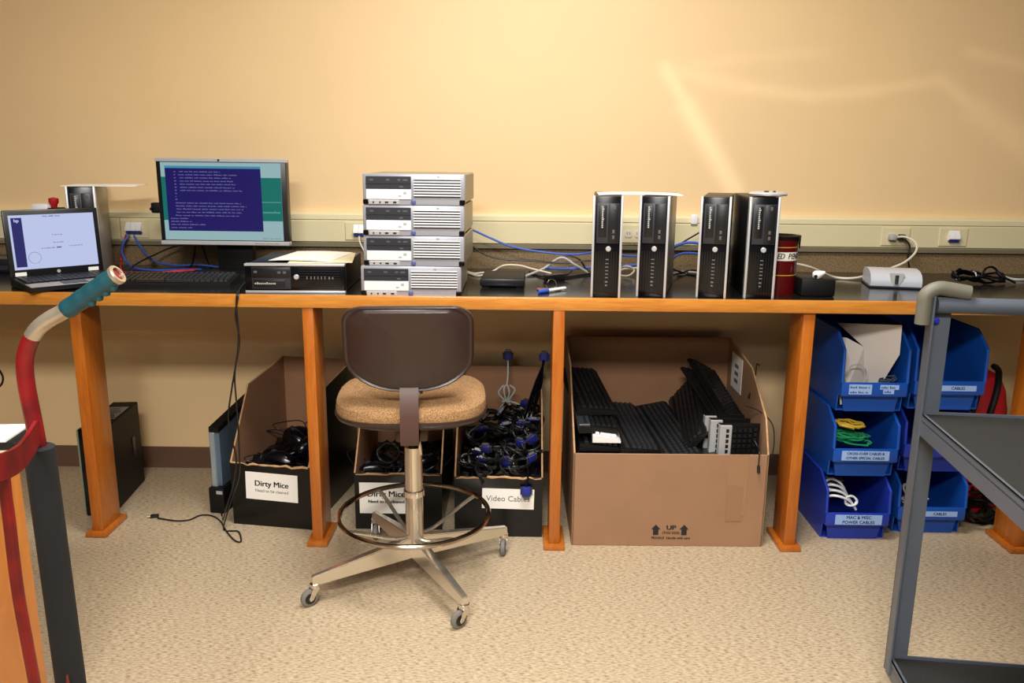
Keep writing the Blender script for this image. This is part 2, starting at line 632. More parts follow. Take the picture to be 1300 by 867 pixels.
# ------------------------------------------------------------------ silver desktop computers
def silver_pc(label, x, y, z, rz):
    t = thing('desktop_computer', label, 'computer', (x, y, z), (0, 0, rz), 'silver computers in the stack')
    w, h, d = 0.338, 0.1, 0.37
    X0 = -w / 2
    fx = lambda u: X0 + u * w
    fz = lambda v: h * (1 - v)
    obj('case', rbox(newbm(), X0 + 0.003, -X0 - 0.003, 0.022, d, 0.004, h - 0.001, 0.003, 1), M_chassis, t)
    bz = obj('front_bezel', rbox(newbm(), X0, -X0, 0.002, 0.024, 0.006, h, 0.005, 2), M_bezel, t)
    dr = obj('optical_drive', rbox(newbm(), fx(.034), fx(.475), -0.001, 0.006, fz(.49), fz(.085), 0.001, 1), M_bay, t, label='dark grey drive fronts')
    obj('drive_seam', box(newbm(), fx(.034), fx(.475), -0.0016, 0, fz(.335), fz(.32)), M_black, dr)
    for u, v, a in ((.09, .2, .012), (.25, .2, .012), (.36, .2, .01), (.42, .2, .016), (.38, .42, .012)):
        obj('drive_button', box(newbm(), fx(u) - a / 2, fx(u) + a / 2, -0.0018, 0, fz(v) - 0.003, fz(v) + 0.003), M_dimgrey, dr)
    obj('blank_panel', rbox(newbm(), fx(.034), fx(.475), -0.001, 0.006, fz(.825), fz(.505), 0.001, 1), M_white, t)
    obj('sticker', box(newbm(), fx(.40), fx(.43), -0.0014, 0, fz(.66), fz(.58)), M_greycord, t)
    obj('sticker', box(newbm(), fx(.35), fx(.38), -0.0014, 0, fz(.74), fz(.69)), M_greycord, t)
    vb = obj('vent_back', box(newbm(), fx(.505), fx(.955), 0.0005, 0.004, fz(.76), fz(.14)), M_groove, t)
    n = 7
    z0, z1 = .14, .76
    for i in range(n):
        a = z0 + (z1 - z0) * i / n
        b = a + (z1 - z0) / n * 0.48
        obj('vent_slat', box(newbm(), fx(.50), fx(.96), -0.0015, 0.003, fz(b), fz(a)), M_white, vb)
    pz = obj('port_strip', rbox(newbm(), fx(.055), fx(.36), -0.002, 0.008, 0.0, fz(.845), 0.002, 1), M_silver, t)
    for u, a in ((.105, .005), (.17, .005), (.235, .011), (.315, .011)):
        obj('port', box(newbm(), fx(u) - a / 2, fx(u) + a / 2, -0.003, -0.001, 0.005, 0.010), M_black, pz)
    obj('lower_grille', box(newbm(), fx(.36), fx(.945), 0.001, 0.012, 0.0, fz(.86)), M_bezel, t)
    for a, b in ((.0, .05), (.945, 1.0)):
        obj('corner_foot', rbox(newbm(), fx(a), fx(b), -0.001, 0.02, 0, fz(.83), 0.003, 1), M_gloss, t)
    obj('badge', lathe(newbm(), [(0.0085, 0), (0.0085, 0.003), (0.006, 0.004)], 16, T(fx(.497), 0.001, 0.009) @ RX(pi / 2)), mat('blue_badge', (88, 96, 150), 0.3), t)
    text('badge_mark', 'hp', 0.009, T(fx(.74), -0.0002, fz(.085)) @ FRONT, M_greyink, t)
    return t


silver_pc('silver desktop computer at the bottom of the stack', -0.362, 0.012, H, 0.0)
silver_pc('silver desktop computer second from the bottom of the stack', -0.352, 0.018, H + 0.101, -0.03)
silver_pc('silver desktop computer third from the bottom of the stack', -0.351, 0.018, H + 0.202, -0.025)
silver_pc('silver desktop computer on top of the stack', -0.349, 0.018, H + 0.303, -0.03)


# ------------------------------------------------------------------ black small form factor computers
def black_pc(label, x, y, z, rz, upright, case=M_dkchassis, group=None, d=0.375):
    t = thing('desktop_computer', label, 'computer', (x, y, z), (0, 0, rz), group)
    w, h = 0.338, 0.1
    Q = T(0, 0, w / 2) @ RY(pi / 2) @ T(0, 0, -h / 2) if upright else Matrix.Identity(4)
    X0 = -w / 2
    fx = lambda u: X0 + u * w
    B = lambda *a: box(newbm(), *a, M=Q)
    RB = lambda x0, x1, y0, y1, z0, z1, r=0.002: rbox(newbm(), x0, x1, y0, y1, z0, z1, r, 2, Q)
    obj('case', RB(X0 + 0.002, -X0 - 0.002, 0.022, d, 0.003, h - 0.003), case, t)
    obj('front_bezel', RB(X0, -X0, 0.003, 0.026, 0.002, h - 0.002, 0.004), M_gloss, t)
    obj('bezel_trim', RB(X0, -X0, -0.001, 0.026, h - 0.008, h, 0.0015), M_silver, t, label='bright silver edge strip')
    obj('bezel_trim', RB(X0, -X0, -0.001, 0.026, 0, 0.008, 0.0015), M_silver, t, label='bright silver edge strip')
    bay = obj('drive_bay', RB(fx(.07), fx(.46), -0.001, 0.006, 0.014, 0.088, 0.001), M_bay, t)
    obj('drive_door', RB(fx(.075), fx(.455), -0.002, 0.002, 0.052, 0.086, 0.001), M_black, bay)
    obj('card_bay', RB(fx(.09), fx(.40), -0.002, 0.002, 0.020, 0.046, 0.001), M_black, bay)
    wl = newbm()
    words(wl, fx(.10), fx(.315), 0.030, 0.0075, random.Random(3), -0.003, Q, (11, 12), 0.0066)
    obj('label_print', wl, M_greycord, t, kind='stuff')
    for u, v in ((.345, .070), (.40, .070), (.11, .072)):
        obj('drive_button', rbox(newbm(), fx(u) - .006, fx(u) + .006, -0.003, 0, v - .004, v + .004, 0.001, 1, Q), M_dimgrey, bay)
    pb = obj('power_button', lathe(newbm(), [(0.009, 0), (0.009, 0.004), (0.007, 0.006)], 18, Q @ T(fx(.515), 0.003, 0.055) @ RX(pi / 2)), M_silver, t, label='round silver power button')
    for u in (.62, .66, .695, .73, .765, .80):
        obj('port', box(newbm(), fx(u) - 0.0016, fx(u) + 0.0016, 0.0015, 0.004, 0.047, 0.057, Q), M_greyink, t)
    obj('audio_jack', box(newbm(), fx(.835), fx(.85), 0.0015, 0.004, 0.047, 0.056, Q), M_greyink, t)
    obj('audio_jack', box(newbm(), fx(.87), fx(.885), 0.0015, 0.004, 0.048, 0.055, Q), M_greyink, t)
    vg = newbm()
    for k in range(9):
        box(vg, fx(.54), fx(.95), 0.002, 0.004, 0.014 + k * 0.0085, 0.016 + k * 0.0085, Q)
    obj('vent_groove', vg, M_black, t, kind='stuff')
    return t


black_pc('black desktop computer lying flat under white papers beside the monitor', -0.761, 0.045, H, 0.035, False)
TG = 'black tower computers on the bench'
black_pc('black tower computer nearest the small black box, first of four upright', 0.291, 0.022, H, -0.09, True, M_dkchassis, TG)
black_pc('black tower computer with grey side, second of the four upright', 0.446, 0.038, H, -0.25, True, M_greychassis, TG)
black_pc('black tower computer third of the four upright, in front of blue cables', 0.649, 0.038, H, -0.27, True, M_dkchassis, TG)
black_pc('black tower computer beside the red tin with a silver device on top', 0.810, 0.034, H, -0.10, True, M_dkchassis, TG)
black_pc('black tower computer behind the laptop with paper on top', -1.622, 0.345, H, R(19), True, M_greychassis, TG, 0.350)


def sheet(name, label, w, d, loc, rz, m=M_paper, th=0.0012, bend=0.0, group=None, tilt=(0, 0)):
    """a sheet of paper with real thickness and a gentle bow"""
    bm = newbm()
    n = 10
    top, bot = [], []
    for i in range(n + 1):
        u = -1 + 2 * i / n
        zz = bend * (1 - u * u)
        for lst, dz in ((top, th), (bot, 0)):
            lst.append([bm.verts.new((u * w / 2, s * d / 2, zz + dz)) for s in (-1, 1)])
    for i in range(n):
        bm.faces.new((top[i][0], top[i + 1][0], top[i + 1][1], top[i][1]))
        bm.faces.new((bot[i][0], bot[i][1], bot[i + 1][1], bot[i + 1][0]))
        for s in (0, 1):
            bm.faces.new((top[i][s], bot[i][s], bot[i + 1][s], top[i + 1][s]))
    bm.faces.new((top[0][0], top[0][1], bot[0][1], bot[0][0]))
    bm.faces.new((top[n][0], bot[n][0], bot[n][1], top[n][1]))
    o = obj(name, bm, m)
    o.location = loc
    o.rotation_euler = (tilt[0], tilt[1], rz)
    return tag(o, label, 'paper', group)


PG = 'loose papers on the computers'
sheet('paper_sheet', 'cream paper sheet with yellow lines lowest on the flat black computer', 0.216, 0.279, (-0.700, 0.210, 1.0105), 0.15, M_paper2, group=PG)
sheet('paper_sheet', 'white paper sheet on top of the flat black computer', 0.216, 0.279, (-0.745, 0.235, 1.0125), -0.1, M_paper, group=PG, bend=0.003)
sheet('paper_sheet', 'white paper bridging the tops of the first two tower computers', 0.279, 0.15, (0.405, 0.135, H + 0.3385), -0.05, M_paper, group=PG, bend=0.003, th=0.003)
sheet('paper_sheet', 'white paper on the tower behind the laptop', 0.26, 0.2, (-1.58, 0.46, H + 0.3385), 0.2, M_paper, group=PG, th=0.002)

# silver device lying on the last tower
dv = thing('external_drive', 'flat silver oval device lying on the rightmost tower computer', 'device', (0.835, 0.10, H + 0.338), (0, 0, 0.1))
obj('body', lathe(newbm(), [(0.040, 0), (0.062, 0.004), (0.064, 0.009), (0.058, 0.015), (0.03, 0.018), (0.0, 0.018)], 28), M_silver, dv)
obj('button', lathe(newbm(), [(0.008, 0), (0.008, 0.004), (0.0, 0.005)], 12, T(-0.02, -0.035, 0.0155)), M_black, dv)
obj('button', lathe(newbm(), [(0.005, 0), (0.005, 0.004), (0.0, 0.005)], 12, T(0.005, -0.04, 0.0155)), M_black, dv)

# ------------------------------------------------------------------ monitor
mon = thing('monitor', 'widescreen monitor with silver strips showing a blue console window', 'monitor', (-1.132, 0.46, H), (0, 0, 0.0))
MW, MH = 0.492, 0.325
MZ = 0.118
Q = T(0, 0, MZ) @ RY(R(0.15))
mx = lambda u: -MW / 2 + MW * u
mz = lambda v: MH * (1 - v)
obj('housing', rbox(newbm(), -MW / 2, MW / 2, -0.015, 0.03, 0, MH, 0.004, 2, Q), M_black, mon)
obj('top_strip', rbox(newbm(), -MW / 2 - 0.001, MW / 2 + 0.001, -0.019, 0.02, mz(.042), mz(-.002), 0.002, 1, Q), M_silver, mon, label='silver top strip')
bs = obj('bottom_strip', rbox(newbm(), -MW / 2 - 0.001, MW / 2 + 0.001, -0.019, 0.02, mz(1.003), mz(.955), 0.002, 1, Q), M_silver, mon, label='silver bottom strip')
obj('webcam', lathe(newbm(), [(0.004, 0), (0.004, 0.002), (0, 0.002)], 12, Q @ T(-0.005, -0.019, mz(.02)) @ RX(pi / 2)), M_black, mon)
sb = newbm()
words(sb, mx(.74), mx(.93), mz(.985), 0.004, random.Random(5), -0.0196, Q)
obj('model_print', sb, M_greyink, bs, kind='stuff')
sc = obj('screen', box(newbm(), mx(.036), mx(.960), -0.0165, -0.014, mz(.945), mz(.048), Q), M_scr_bg, mon, label='pale teal lit screen')
obj('teal_band', box(newbm(), mx(.036), mx(.960), -0.0172, -0.016, mz(.715), mz(.215), Q), M_scr_teal, sc)
obj('teal_line', box(newbm(), mx(.80), mx(.955), -0.0176, -0.0168, mz(.500), mz(.492), Q), M_scr_line, sc)
tw = newbm()
words(tw, mx(.81), mx(.952), mz(.625), 0.009, random.Random(11), -0.0176, Q, (11, 12))
obj('teal_lettering', tw, M_scr_line, sc, kind='stuff')
wn = obj('console_window', box(newbm(), mx(.070), mx(.806), -0.0184, -0.0165, mz(.838), mz(.115), Q), M_scr_blue, sc)
obj('title_bar', box(newbm(), mx(.070), mx(.806), -0.0188, -0.0165, mz(.115), mz(.088), Q), M_scr_bar, wn)
ct = newbm()
rg = random.Random(21)
rows = [(.18, .15, .50), (.17, .185, .63), (.18, .22, .58), (.18, .257, .60), (.18, .293, .62), (.18, .33, .61), (.18, .365, .66), (.15, .51, .65), (.15, .545, .69), (.15, .58, .67), (.15, .617, .65), (.13, .655, .63), (.09, .69, .24), (.09, .725, .26), (.09, .76, .36), (.09, .797, .26)]
for a, v, b in rows:
    words(ct, mx(a), mx(b), mz(v + .010), 0.0042, rg, -0.019, Q, (3, 8), 0.0040)
for v in (.15, .185, .22, .257, .293, .33, .365, .40, .435, .47, .51, .545, .58, .617):
    words(ct, mx(.138), mx(.155), mz(v + .010), 0.0042, rg, -0.019, Q)
obj('console_text', ct, M_scr_text, wn, kind='stuff')
fb = newbm()
words(fb, mx(.80), mx(.945), mz(.925), 0.004, rg, -0.0172, Q)
obj('corner_text', fb, M_scr_grey, sc, kind='stuff')
obj('neck', rbox(newbm(), -0.05, 0.09, 0.03, 0.07, 0.012, 0.26, 0.006, 2), M_blackm, mon)
obj('stand_base', lathe(newbm(), [(0.13, 0), (0.13, 0.006), (0.11, 0.014), (0.0, 0.016)], 32, T(0.02, 0.06, 0) @ Matrix.Diagonal((1, 0.75, 1, 1))), M_blackm, mon)
cl = newbm()
rbox(cl, -0.285, -0.245, 0.0, 0.03, 0.235, 0.275, 0.006, 2)
rbox(cl, -0.29, -0.27, 0.0, 0.02, 0.245, 0.257, 0.003, 1)
obj('side_bracket', cl, M_blackm, mon)

# ------------------------------------------------------------------ keyboards
def keyboard(name, label, loc, rot, W_=0.44, D_=0.15, m=M_blackm, group=None, keym=None, white_edge=None, th=0.018):
    t = thing(name, label, 'keyboard', loc, rot, group)
    obj('body', prism(newbm(), [(0, 0), (D_, 0), (D_, th + 0.008), (D_ - 0.012, th + 0.009), (0.01, th - 0.004), (0, 0.007)], -W_ / 2, W_ / 2, 'X'), m, t)
    k = newbm()
    sl = (th + 0.009 - (th - 0.004)) / (D_ - 0.022)
    rg = random.Random(2)
    for row in range(6):
        y0 = 0.014 + row * (D_ - 0.034) / 6 + (0.006 if row == 5 else 0)
        x = -W_ / 2 + 0.012
        while x < W_ / 2 - 0.02:
            wk = 0.0165 if not (row == 0 and -0.13 < x < 0.0) else 0.1
            if -W_ / 2 + 0.28 < x < -W_ / 2 + 0.29 or -W_ / 2 + 0.345 < x < -W_ / 2 + 0.352:
                x += 0.008
            zc = th - 0.004 + sl * y0
            a, b = x, min(x + wk, W_ / 2 - 0.012)
            vs = [k.verts.new(p) for p in ((a, y0, zc), (b, y0, zc), (b, y0 + 0.016, zc + 0.002), (a, y0 + 0.016, zc + 0.002), (a + 0.002, y0 + 0.002, zc + 0.008), (b - 0.002, y0 + 0.002, zc + 0.008), (b - 0.002, y0 + 0.013, zc + 0.010), (a + 0.002, y0 + 0.013, zc + 0.010))]
            for f in ((4, 5, 6, 7), (0, 1, 5, 4), (1, 2, 6, 5), (2, 3, 7, 6), (3, 0, 4, 7)):
                k.faces.new([vs[i] for i in f])
            x = b + 0.0025
    obj('keys', k, keym or M_black, t, smooth=False, kind='stuff')
    if white_edge:
        obj('palm_strip', rbox(newbm(), -W_ / 2, W_ / 2, -0.004, 0.02, 0.0, th - 0.004, 0.003, 1), white_edge, t)
    return t


keyboard('keyboard', 'black keyboard lying on the bench below the monitor', (-1.235, 0.150, H), (0, 0, 0.06), 0.42, 0.15)

# ------------------------------------------------------------------ laptop
la = 0.80
lap = thing('laptop', 'open black laptop with a pale lavender screen at the left end', 'laptop', (-1.62, -0.035, H), (0, 0, la))
LW, LD = 0.313, 0.225
obj('base', prism(newbm(), [(0, 0.006), (0.008, 0.002), (LD, 0.002), (LD, 0.030), (0.0, 0.020)], 0, LW, 'X'), M_blackm, lap)
obj('palm_rest', prism(newbm(), [(0.002, 0.0195), (0.075, 0.0232), (0.075, 0.0242), (0.002, 0.0207)], 0.004, LW - 0.004, 'X'), M_bare, lap, label='worn silver palm rest')
obj('touchpad', prism(newbm(), [(0.02, 0.0210), (0.062, 0.0232), (0.062, 0.0252), (0.02, 0.0228)], 0.11, 0.19, 'X'), M_bay, lap)
kk = newbm()
for r_ in range(6):
    for c_ in range(15):
        a = 0.014 + c_ * 0.0192
        y0 = 0.082 + r_ * 0.0192
        zc = 0.0205 + y0 * 0.0444
        rbox(kk, a, a + 0.0165, y0, y0 + 0.0165, zc, zc + 0.005, 0.001, 1)
obj('keys', kk, M_black, lap, kind='stuff')
LM = T(0, LD - 0.006, 0.028) @ RX(-0.06)
lid = obj('lid', rbox(newbm(), 0, LW, 0, 0.012, 0, 0.235, 0.005, 2, LM), M_black, lap)
scl = obj('screen', box(newbm(), 0.017, LW - 0.017, -0.0012, 0.001, 0.027, 0.217, LM), M_scr_lap, lap, label='pale lavender lit screen')
nv = obj('screen_sidebar', box(newbm(), 0.024, 0.058, -0.0018, 0, 0.036, 0.208, LM), M_scr_navy, scl)
text('screen_emblem', 'hp', 0.016, LM @ T(0.041, -0.002, 0.198) @ FRONT, M_scr_lap, nv, 0.0006)
lt = newbm()
for a, b, v, s in ((.125, .19, .208, .005), (.15, .185, .142, .004), (.15, .185, .115, .004), (.11, .155, .096, .004), (.20, .25, .100, .003)):
    words(lt, a, b, v, s, rg, -0.0018, LM)
box(lt, .160, .176, -0.0018, 0, .096, .101, LM)
obj('screen_text', lt, M_scr_grey, scl, kind='stuff')
obj('screen_seal', tube(newbm(), [(LM @ Vector((0.085 + 0.02 * cos(2 * pi * k / 24), -0.0012, 0.066 + 0.02 * sin(2 * pi * k / 24)))) for k in range(24)], 0.0008, 5, True), M_scr_grey, scl)
obj('lid_emblem', lathe(newbm(), [(0.006, 0), (0.006, 0.0015), (0, 0.0015)], 16, LM @ T(0.157, 0, 0.013) @ RX(pi / 2)), M_silver, lid)
for a in (0.016, 0.258):
    obj('sticker', box(newbm(), a, a + 0.036, -0.0010, 0.001, 0.005, 0.018, LM), M_paper, lid)

# small things behind the laptop
gm = thing('label_gun', 'small white and red gadget peeping over the laptop lid', 'gadget', (-1.835, 0.50, H))
obj('body', rbox(newbm(), -0.05, 0.015, -0.03, 0.03, 0, 0.265, 0.008, 2), M_white, gm)
obj('knob', lathe(newbm(), [(0.010, 0), (0.012, 0.02), (0.018, 0.03), (0.018, 0.045), (0, 0.05)], 16, T(0.025, 0, 0.24)), M_redbag, gm)
obj('foot', rbox(newbm(), 0.01, 0.055, -0.03, 0.03, 0, 0.25, 0.004, 1), M_blackm, gm)
rt = thing('network_switch', 'black box on the bench behind the laptop at the left edge', 'device', (-2.03, 0.44, H), (0, 0, 0.1))
obj('body', rbox(newbm(), -0.16, 0.12, 0, 0.16, 0, 0.055, 0.005, 2), M_black, rt)
obj('port_strip', box(newbm(), -0.14, 0.10, -0.001, 0.002, 0.012, 0.028), M_bay, rt)

# ------------------------------------------------------------------ things in the middle of the bench
bx = thing('external_drive', 'small flat black box with rounded front between the silver stack and towers', 'device', (-0.060, 0.20, H), (0, 0, -0.03))
obj('body', rbox(newbm(), -0.078, 0.078, 0.004, 0.20, 0.004, 0.036, 0.005, 2), M_blackm, bx)
obj('front_panel', rbox(newbm(), -0.080, 0.080, 0, 0.012, 0.007, 0.033, 0.004, 2), M_black, bx)
for s in (-1, 1):
    obj('foot', rbox(newbm(), s * 0.06 - 0.012, s * 0.06 + 0.012, 0.01, 0.19, 0, 0.006, 0.002, 1), M_black, bx)

pen = thing('marker_pen', 'white marker pen with blue cap lying near the bench edge', 'pen', (0.070, 0.090, H + 0.007), (0, 0, R(42)))
obj('barrel', lathe(newbm(), [(0.0055, 0.035), (0.006, 0.036), (0.006, 0.125), (0.004, 0.13), (0.0, 0.13)], 14, RY(pi / 2)), M_white, pen)
obj('cap', lathe(newbm(), [(0.0, -0.003), (0.006, -0.001), (0.0075, 0.003), (0.0075, 0.042), (0.0, 0.042)], 14, RY(pi / 2)), M_bluecord, pen)
ky = thing('key_ring', 'bunch of keys with a brown tag behind the marker pen', 'keys', (0.115, 0.17, H), (0, 0, 0.2))
obj('ring', tube(newbm(), [(0.018 * cos(2 * pi * k / 20), 0.004 * sin(4 * pi * k / 20), 0.020 + 0.018 * sin(2 * pi * k / 20)) for k in range(20)], 0.0016, 6, True), M_chrome, ky)
for a, mm in ((0.3, M_chrome), (-0.5, M_bare), (2.4, M_chrome)):
    kb = newbm()
    lathe(kb, [(0.010, 0), (0.010, 0.002), (0.0, 0.002)], 14, RZ(a) @ T(0.012, 0, 0.001))
    box(kb, 0.02, 0.052, -0.003, 0.003, 0.001, 0.003, RZ(a))
    obj('key', kb, mm, ky)
obj('tag', rbox(newbm(), -0.052, -0.008, -0.012, 0.01, 0.001, 0.006, 0.002, 1, RZ(-0.2)), mat('brown_leather_tag', (140, 64, 42), 0.6), ky)

# red tin
can = thing('storage_tin', 'dark red round tin labelled RED PENS beside the last tower', 'tin', (0.917, 0.175, H))
cr_ = 0.056
obj('body', lathe(newbm(), [(cr_, 0), (cr_, 0.195), (cr_ - 0.002, 0.195), (cr_ - 0.003, 0.005), (0, 0.005)], 36), M_redcan, can)
obj('gold_band', lathe(newbm(), [(cr_ + 0.0006, 0.066), (cr_ + 0.001, 0.067), (cr_ + 0.0006, 0.069)], 36), M_yellowcord, can)
obj('gold_band', lathe(newbm(), [(cr_ + 0.0006, 0.163), (cr_ + 0.001, 0.164), (cr_ + 0.0006, 0.1655)], 36), M_yellowcord, can)
lb = newbm()
A = []
for k in range(22):
    a = R(-135 + k * 5.2)
    A.append([lb.verts.new((cr_ * 1.012 * cos(a), cr_ * 1.012 * sin(a), z)) for z in (0.118, 0.148)])
for a, b in zip(A, A[1:]):
    lb.faces.new((a[0], b[0], b[1], a[1]))
lbo = obj('paper_label', lb, M_paper, can)
for i, ch in enumerate('RED PENS'):
    if ch == ' ':
        continue
    a = R(-126 + i * 12.6)
    text('letter', ch, 0.027, T(cr_ * 1.017 * cos(a), cr_ * 1.017 * sin(a), 0.133) @ RZ(a + pi / 2) @ FRONT, M_ink, lbo, 0.0007, 0.25, 0.75)
lidb = newbm()
lathe(lidb, [(cr_ - 0.002, 0.185), (cr_ + 0.006, 0.197), (cr_ + 0.008, 0.203), (cr_ - 0.004, 0.204), (cr_ - 0.02, 0.190), (0, 0.186)], 36)
obj('liner', lidb, M_blackm, can, label='black plastic liner folded over the rim')
fl_ = newbm()
prism(fl_, [(-0.02, 0), (0.02, 0), (0.012, -0.045), (-0.006, -0.03)], -cr_ - 0.006, -cr_ - 0.002, 'Y', RZ(R(62)) @ T(0, 0, 0.203))
obj('liner_flap', fl_, M_blackm, can)

# black adapter block
ad = thing('power_brick', 'black power brick with white cord end beside the red tin', 'adapter', (1.028, 0.085, H), (0, 0, -0.06))
obj('body', rbox(newbm(), -0.058, 0.058, 0, 0.11, 0, 0.062, 0.008, 2), M_blackm, ad)
obj('cord_end', lathe(newbm(), [(0, -0.014), (0.012, -0.01), (0.017, 0), (0.012, 0.014), (0.005, 0.03), (0, 0.03)], 16, T(-0.005, 0.02, 0.072) @ RY(R(70))), M_white, ad)
obj('screw_hole', lathe(newbm(), [(0.006, 0), (0.006, 0.003), (0, 0.003)], 12, T(-0.012, 0.004, 0.07) @ RX(pi / 2)), M_black, ad)

# label printer
M_lp = mat('pale_silver_plastic', (190, 194, 204), 0.35)
lp = thing('label_printer', 'white and grey desktop label printer on the bench in front of the outlet', 'printer', (1.385, 0.29, H), (0, 0, -0.22))
obj('body', prism(newbm(), [(0.0, 0.004), (-0.004, 0.02), (0.0, 0.036), (0.014, 0.050), (0.045, 0.060), (0.10, 0.064), (0.145, 0.060), (0.165, 0.045), (0.168, 0.004)], -0.088, 0.088, 'X'), M_lp, lp)
obj('base', rbox(newbm(), -0.092, 0.092, -0.004, 0.17, 0, 0.008, 0.003, 1), M_bay, lp)
obj('slot_cover', prism(newbm(), [(-0.024, 0.056), (0.024, 0.056), (0.02, 0.03), (0.008, 0.014), (-0.008, 0.014), (-0.02, 0.03)], -0.006, 0.004, 'Y', T(0.0, 0, 0)), M_greycord, lp)
obj('roller', lathe(newbm(), [(0.007, -0.002), (0.007, 0.03), (0, 0.03)], 12, T(-0.0, -0.004, 0.02)), M_bay, lp)
obj('seam', box(newbm(), -0.0885, 0.0885, 0.012, 0.014, 0.028, 0.030), M_greyink, lp)

# ------------------------------------------------------------------ cables on the bench
CG = 'cables along the back of the bench'
wire('network_cable', 'long blue cable sagging from the silver stack to the towers', [(-0.314, 0.600, 1.117), (-0.198, 0.600, 1.084), (-0.125, 0.600, 1.053), (-0.030, 0.600, 1.016), (0.098, 0.600, 0.995), (0.225, 0.600, 0.987), (0.322, 0.620, 0.995), (0.453, 0.640, 0.978), (0.564, 0.640, 0.989)], 0.0042, M_bluecord, CG)
wire('network_cable', 'blue cable bundle lying between second and third towers', [(0.417, 0.600, 0.941), (0.512, 0.600, 0.958), (0.635, 0.600, 1.029), (0.714, 0.600, 1.037), (0.778, 0.600, 1.009)], 0.006, M_bluecord, CG)
wire('network_cable', 'blue cable crossing lower between second and third towers', [(0.568, 0.550, 0.927), (0.631, 0.570, 0.992), (0.710, 0.570, 0.999), (0.805, 0.570, 0.975)], 0.0045, M_bluecord, CG)
wire('network_cable', 'blue cable low on the bench left of the first tower', [(0.099, 0.620, 0.929), (0.180, 0.620, 0.926), (0.260, 0.620, 0.930), (0.372, 0.620, 0.938)], 0.0055, M_bluecord, CG)
wire('power_cable', 'black cable sagging from the silver stack above the small black box', [(-0.266, 0.580, 1.057), (-0.197, 0.580, 1.023), (-0.140, 0.580, 0.986), (-0.061, 0.580, 0.967), (0.066, 0.580, 0.962), (0.177, 0.580, 0.954), (0.287, 0.580, 0.965), (0.414, 0.580, 0.957)], 0.0036, M_black, CG)
wire('power_cable', 'black cable lying flat from the small black box to the first tower', [(0.042, 0.598, 0.915), (0.095, 0.469, 0.915), (0.171, 0.453, 0.915), (0.270, 0.548, 0.915), (0.370, 0.601, 0.915)], 0.0045, M_black, CG)
wire('power_cable', 'black cable rising between second and third towers', [(0.547, 0.620, 0.950), (0.639, 0.620, 1.024), (0.720, 0.640, 1.071), (0.786, 0.660, 1.108)], 0.0034, M_black, CG)
wire('power_cable', 'black cable looping down behind the first tower', [(0.146, 0.600, 0.964), (0.193, 0.600, 0.980), (0.241, 0.600, 0.968), (0.274, 0.600, 0.927), (0.314, 0.507, 0.915)], 0.0034, M_black, CG)
wire('power_cable', 'grey cable pair on the bench right of the silver stack', [(-0.243, 0.695, 0.915), (-0.185, 0.535, 0.915), (-0.139, 0.561, 0.915), (-0.060, 0.590, 0.915)], 0.004, M_whitecord, CG)
wire('power_cable', 'white cable arching over the small black box', [(-0.219, 0.578, 0.915), (-0.157, 0.471, 0.915), (-0.104, 0.560, 0.922), (-0.060, 0.560, 0.945), (0.003, 0.560, 0.945), (0.050, 0.560, 0.933), (0.129, 0.559, 0.915)], 0.0036, M_whitecord, CG)
wire('power_cable', 'white cable slanting up towards the first tower', [(0.028, 0.485, 0.915), (0.098, 0.580, 0.931), (0.167, 0.580, 0.976), (0.225, 0.580, 0.948), (0.284, 0.594, 0.915), (0.345, 0.509, 0.915)], 0.005, M_greycord, CG)
wire('power_cable', 'pale cable coil between the first and second towers', [(0.389, 0.625, 0.915), (0.428, 0.560, 0.947), (0.460, 0.560, 0.931), (0.433, 0.516, 0.915), (0.398, 0.535, 0.915), (0.413, 0.560, 0.934), (0.481, 0.560, 0.941)], 0.004, M_whitecord, CG)
wire('power_cable', 'pale cable on the bench between second and third towers', [(0.581, 0.527, 0.915), (0.666, 0.647, 0.915), (0.743, 0.629, 0.915), (0.842, 0.708, 0.915)], 0.004, M_greycord, CG)
wire('power_cable', 'tangled black cable between second and third towers', [(0.599, 0.550, 0.943), (0.673, 0.601, 0.915), (0.712, 0.559, 0.915), (0.750, 0.617, 0.920), (0.710, 0.661, 0.920), (0.637, 0.575, 0.915)], 0.004, M_black, CG)
# inline adapter on the cable run
ia = thing('power_brick', 'slim black inline adapter among the cables near the keys', 'adapter', (0.135, 0.40, H), (0, 0, 0.7))
obj('body', rbox(newbm(), -0.045, 0.045, -0.017, 0.017, 0.0, 0.026, 0.006, 2), M_black, ia)
obj('lead', tube(newbm(), cat([(0.04, 0, 0.013), (0.07, 0, 0.02), (0.10, 0.01, 0.03)], 5), [0.006] * 6 + [0.004] * 5, 8), M_black, ia)
# left of the monitor
LG = 'network cables below the triple outlet'
wire('network_cable', 'red network cable from the triple outlet to the keyboard', [(-1.625, 0.680, 1.040), (-1.648, 0.690, 0.983), (-1.664, 0.690, 0.924), (-1.554, 0.475, 0.915), (-1.487, 0.458, 0.915), (-1.397, 0.465, 0.915), (-1.355, 0.513, 0.915), (-1.297, 0.540, 0.915)], 0.0038, M_redcord, LG)
wire('network_cable', 'red network cable lying beside the keyboard top edge', [(-1.503, 0.329, 0.915), (-1.517, 0.455, 0.915), (-1.433, 0.440, 0.915), (-1.367, 0.467, 0.915), (-1.296, 0.564, 0.915)], 0.0034, M_redcord, LG)
wire('network_cable', 'blue network cable curling left below the triple outlet', [(-1.612, 0.680, 1.040), (-1.633, 0.670, 1.008), (-1.644, 0.670, 0.969), (-1.620, 0.660, 0.925), (-1.537, 0.568, 0.915), (-1.441, 0.529, 0.915), (-1.358, 0.559, 0.915), (-1.278, 0.565, 0.915)], 0.0042, M_bluecord, LG)
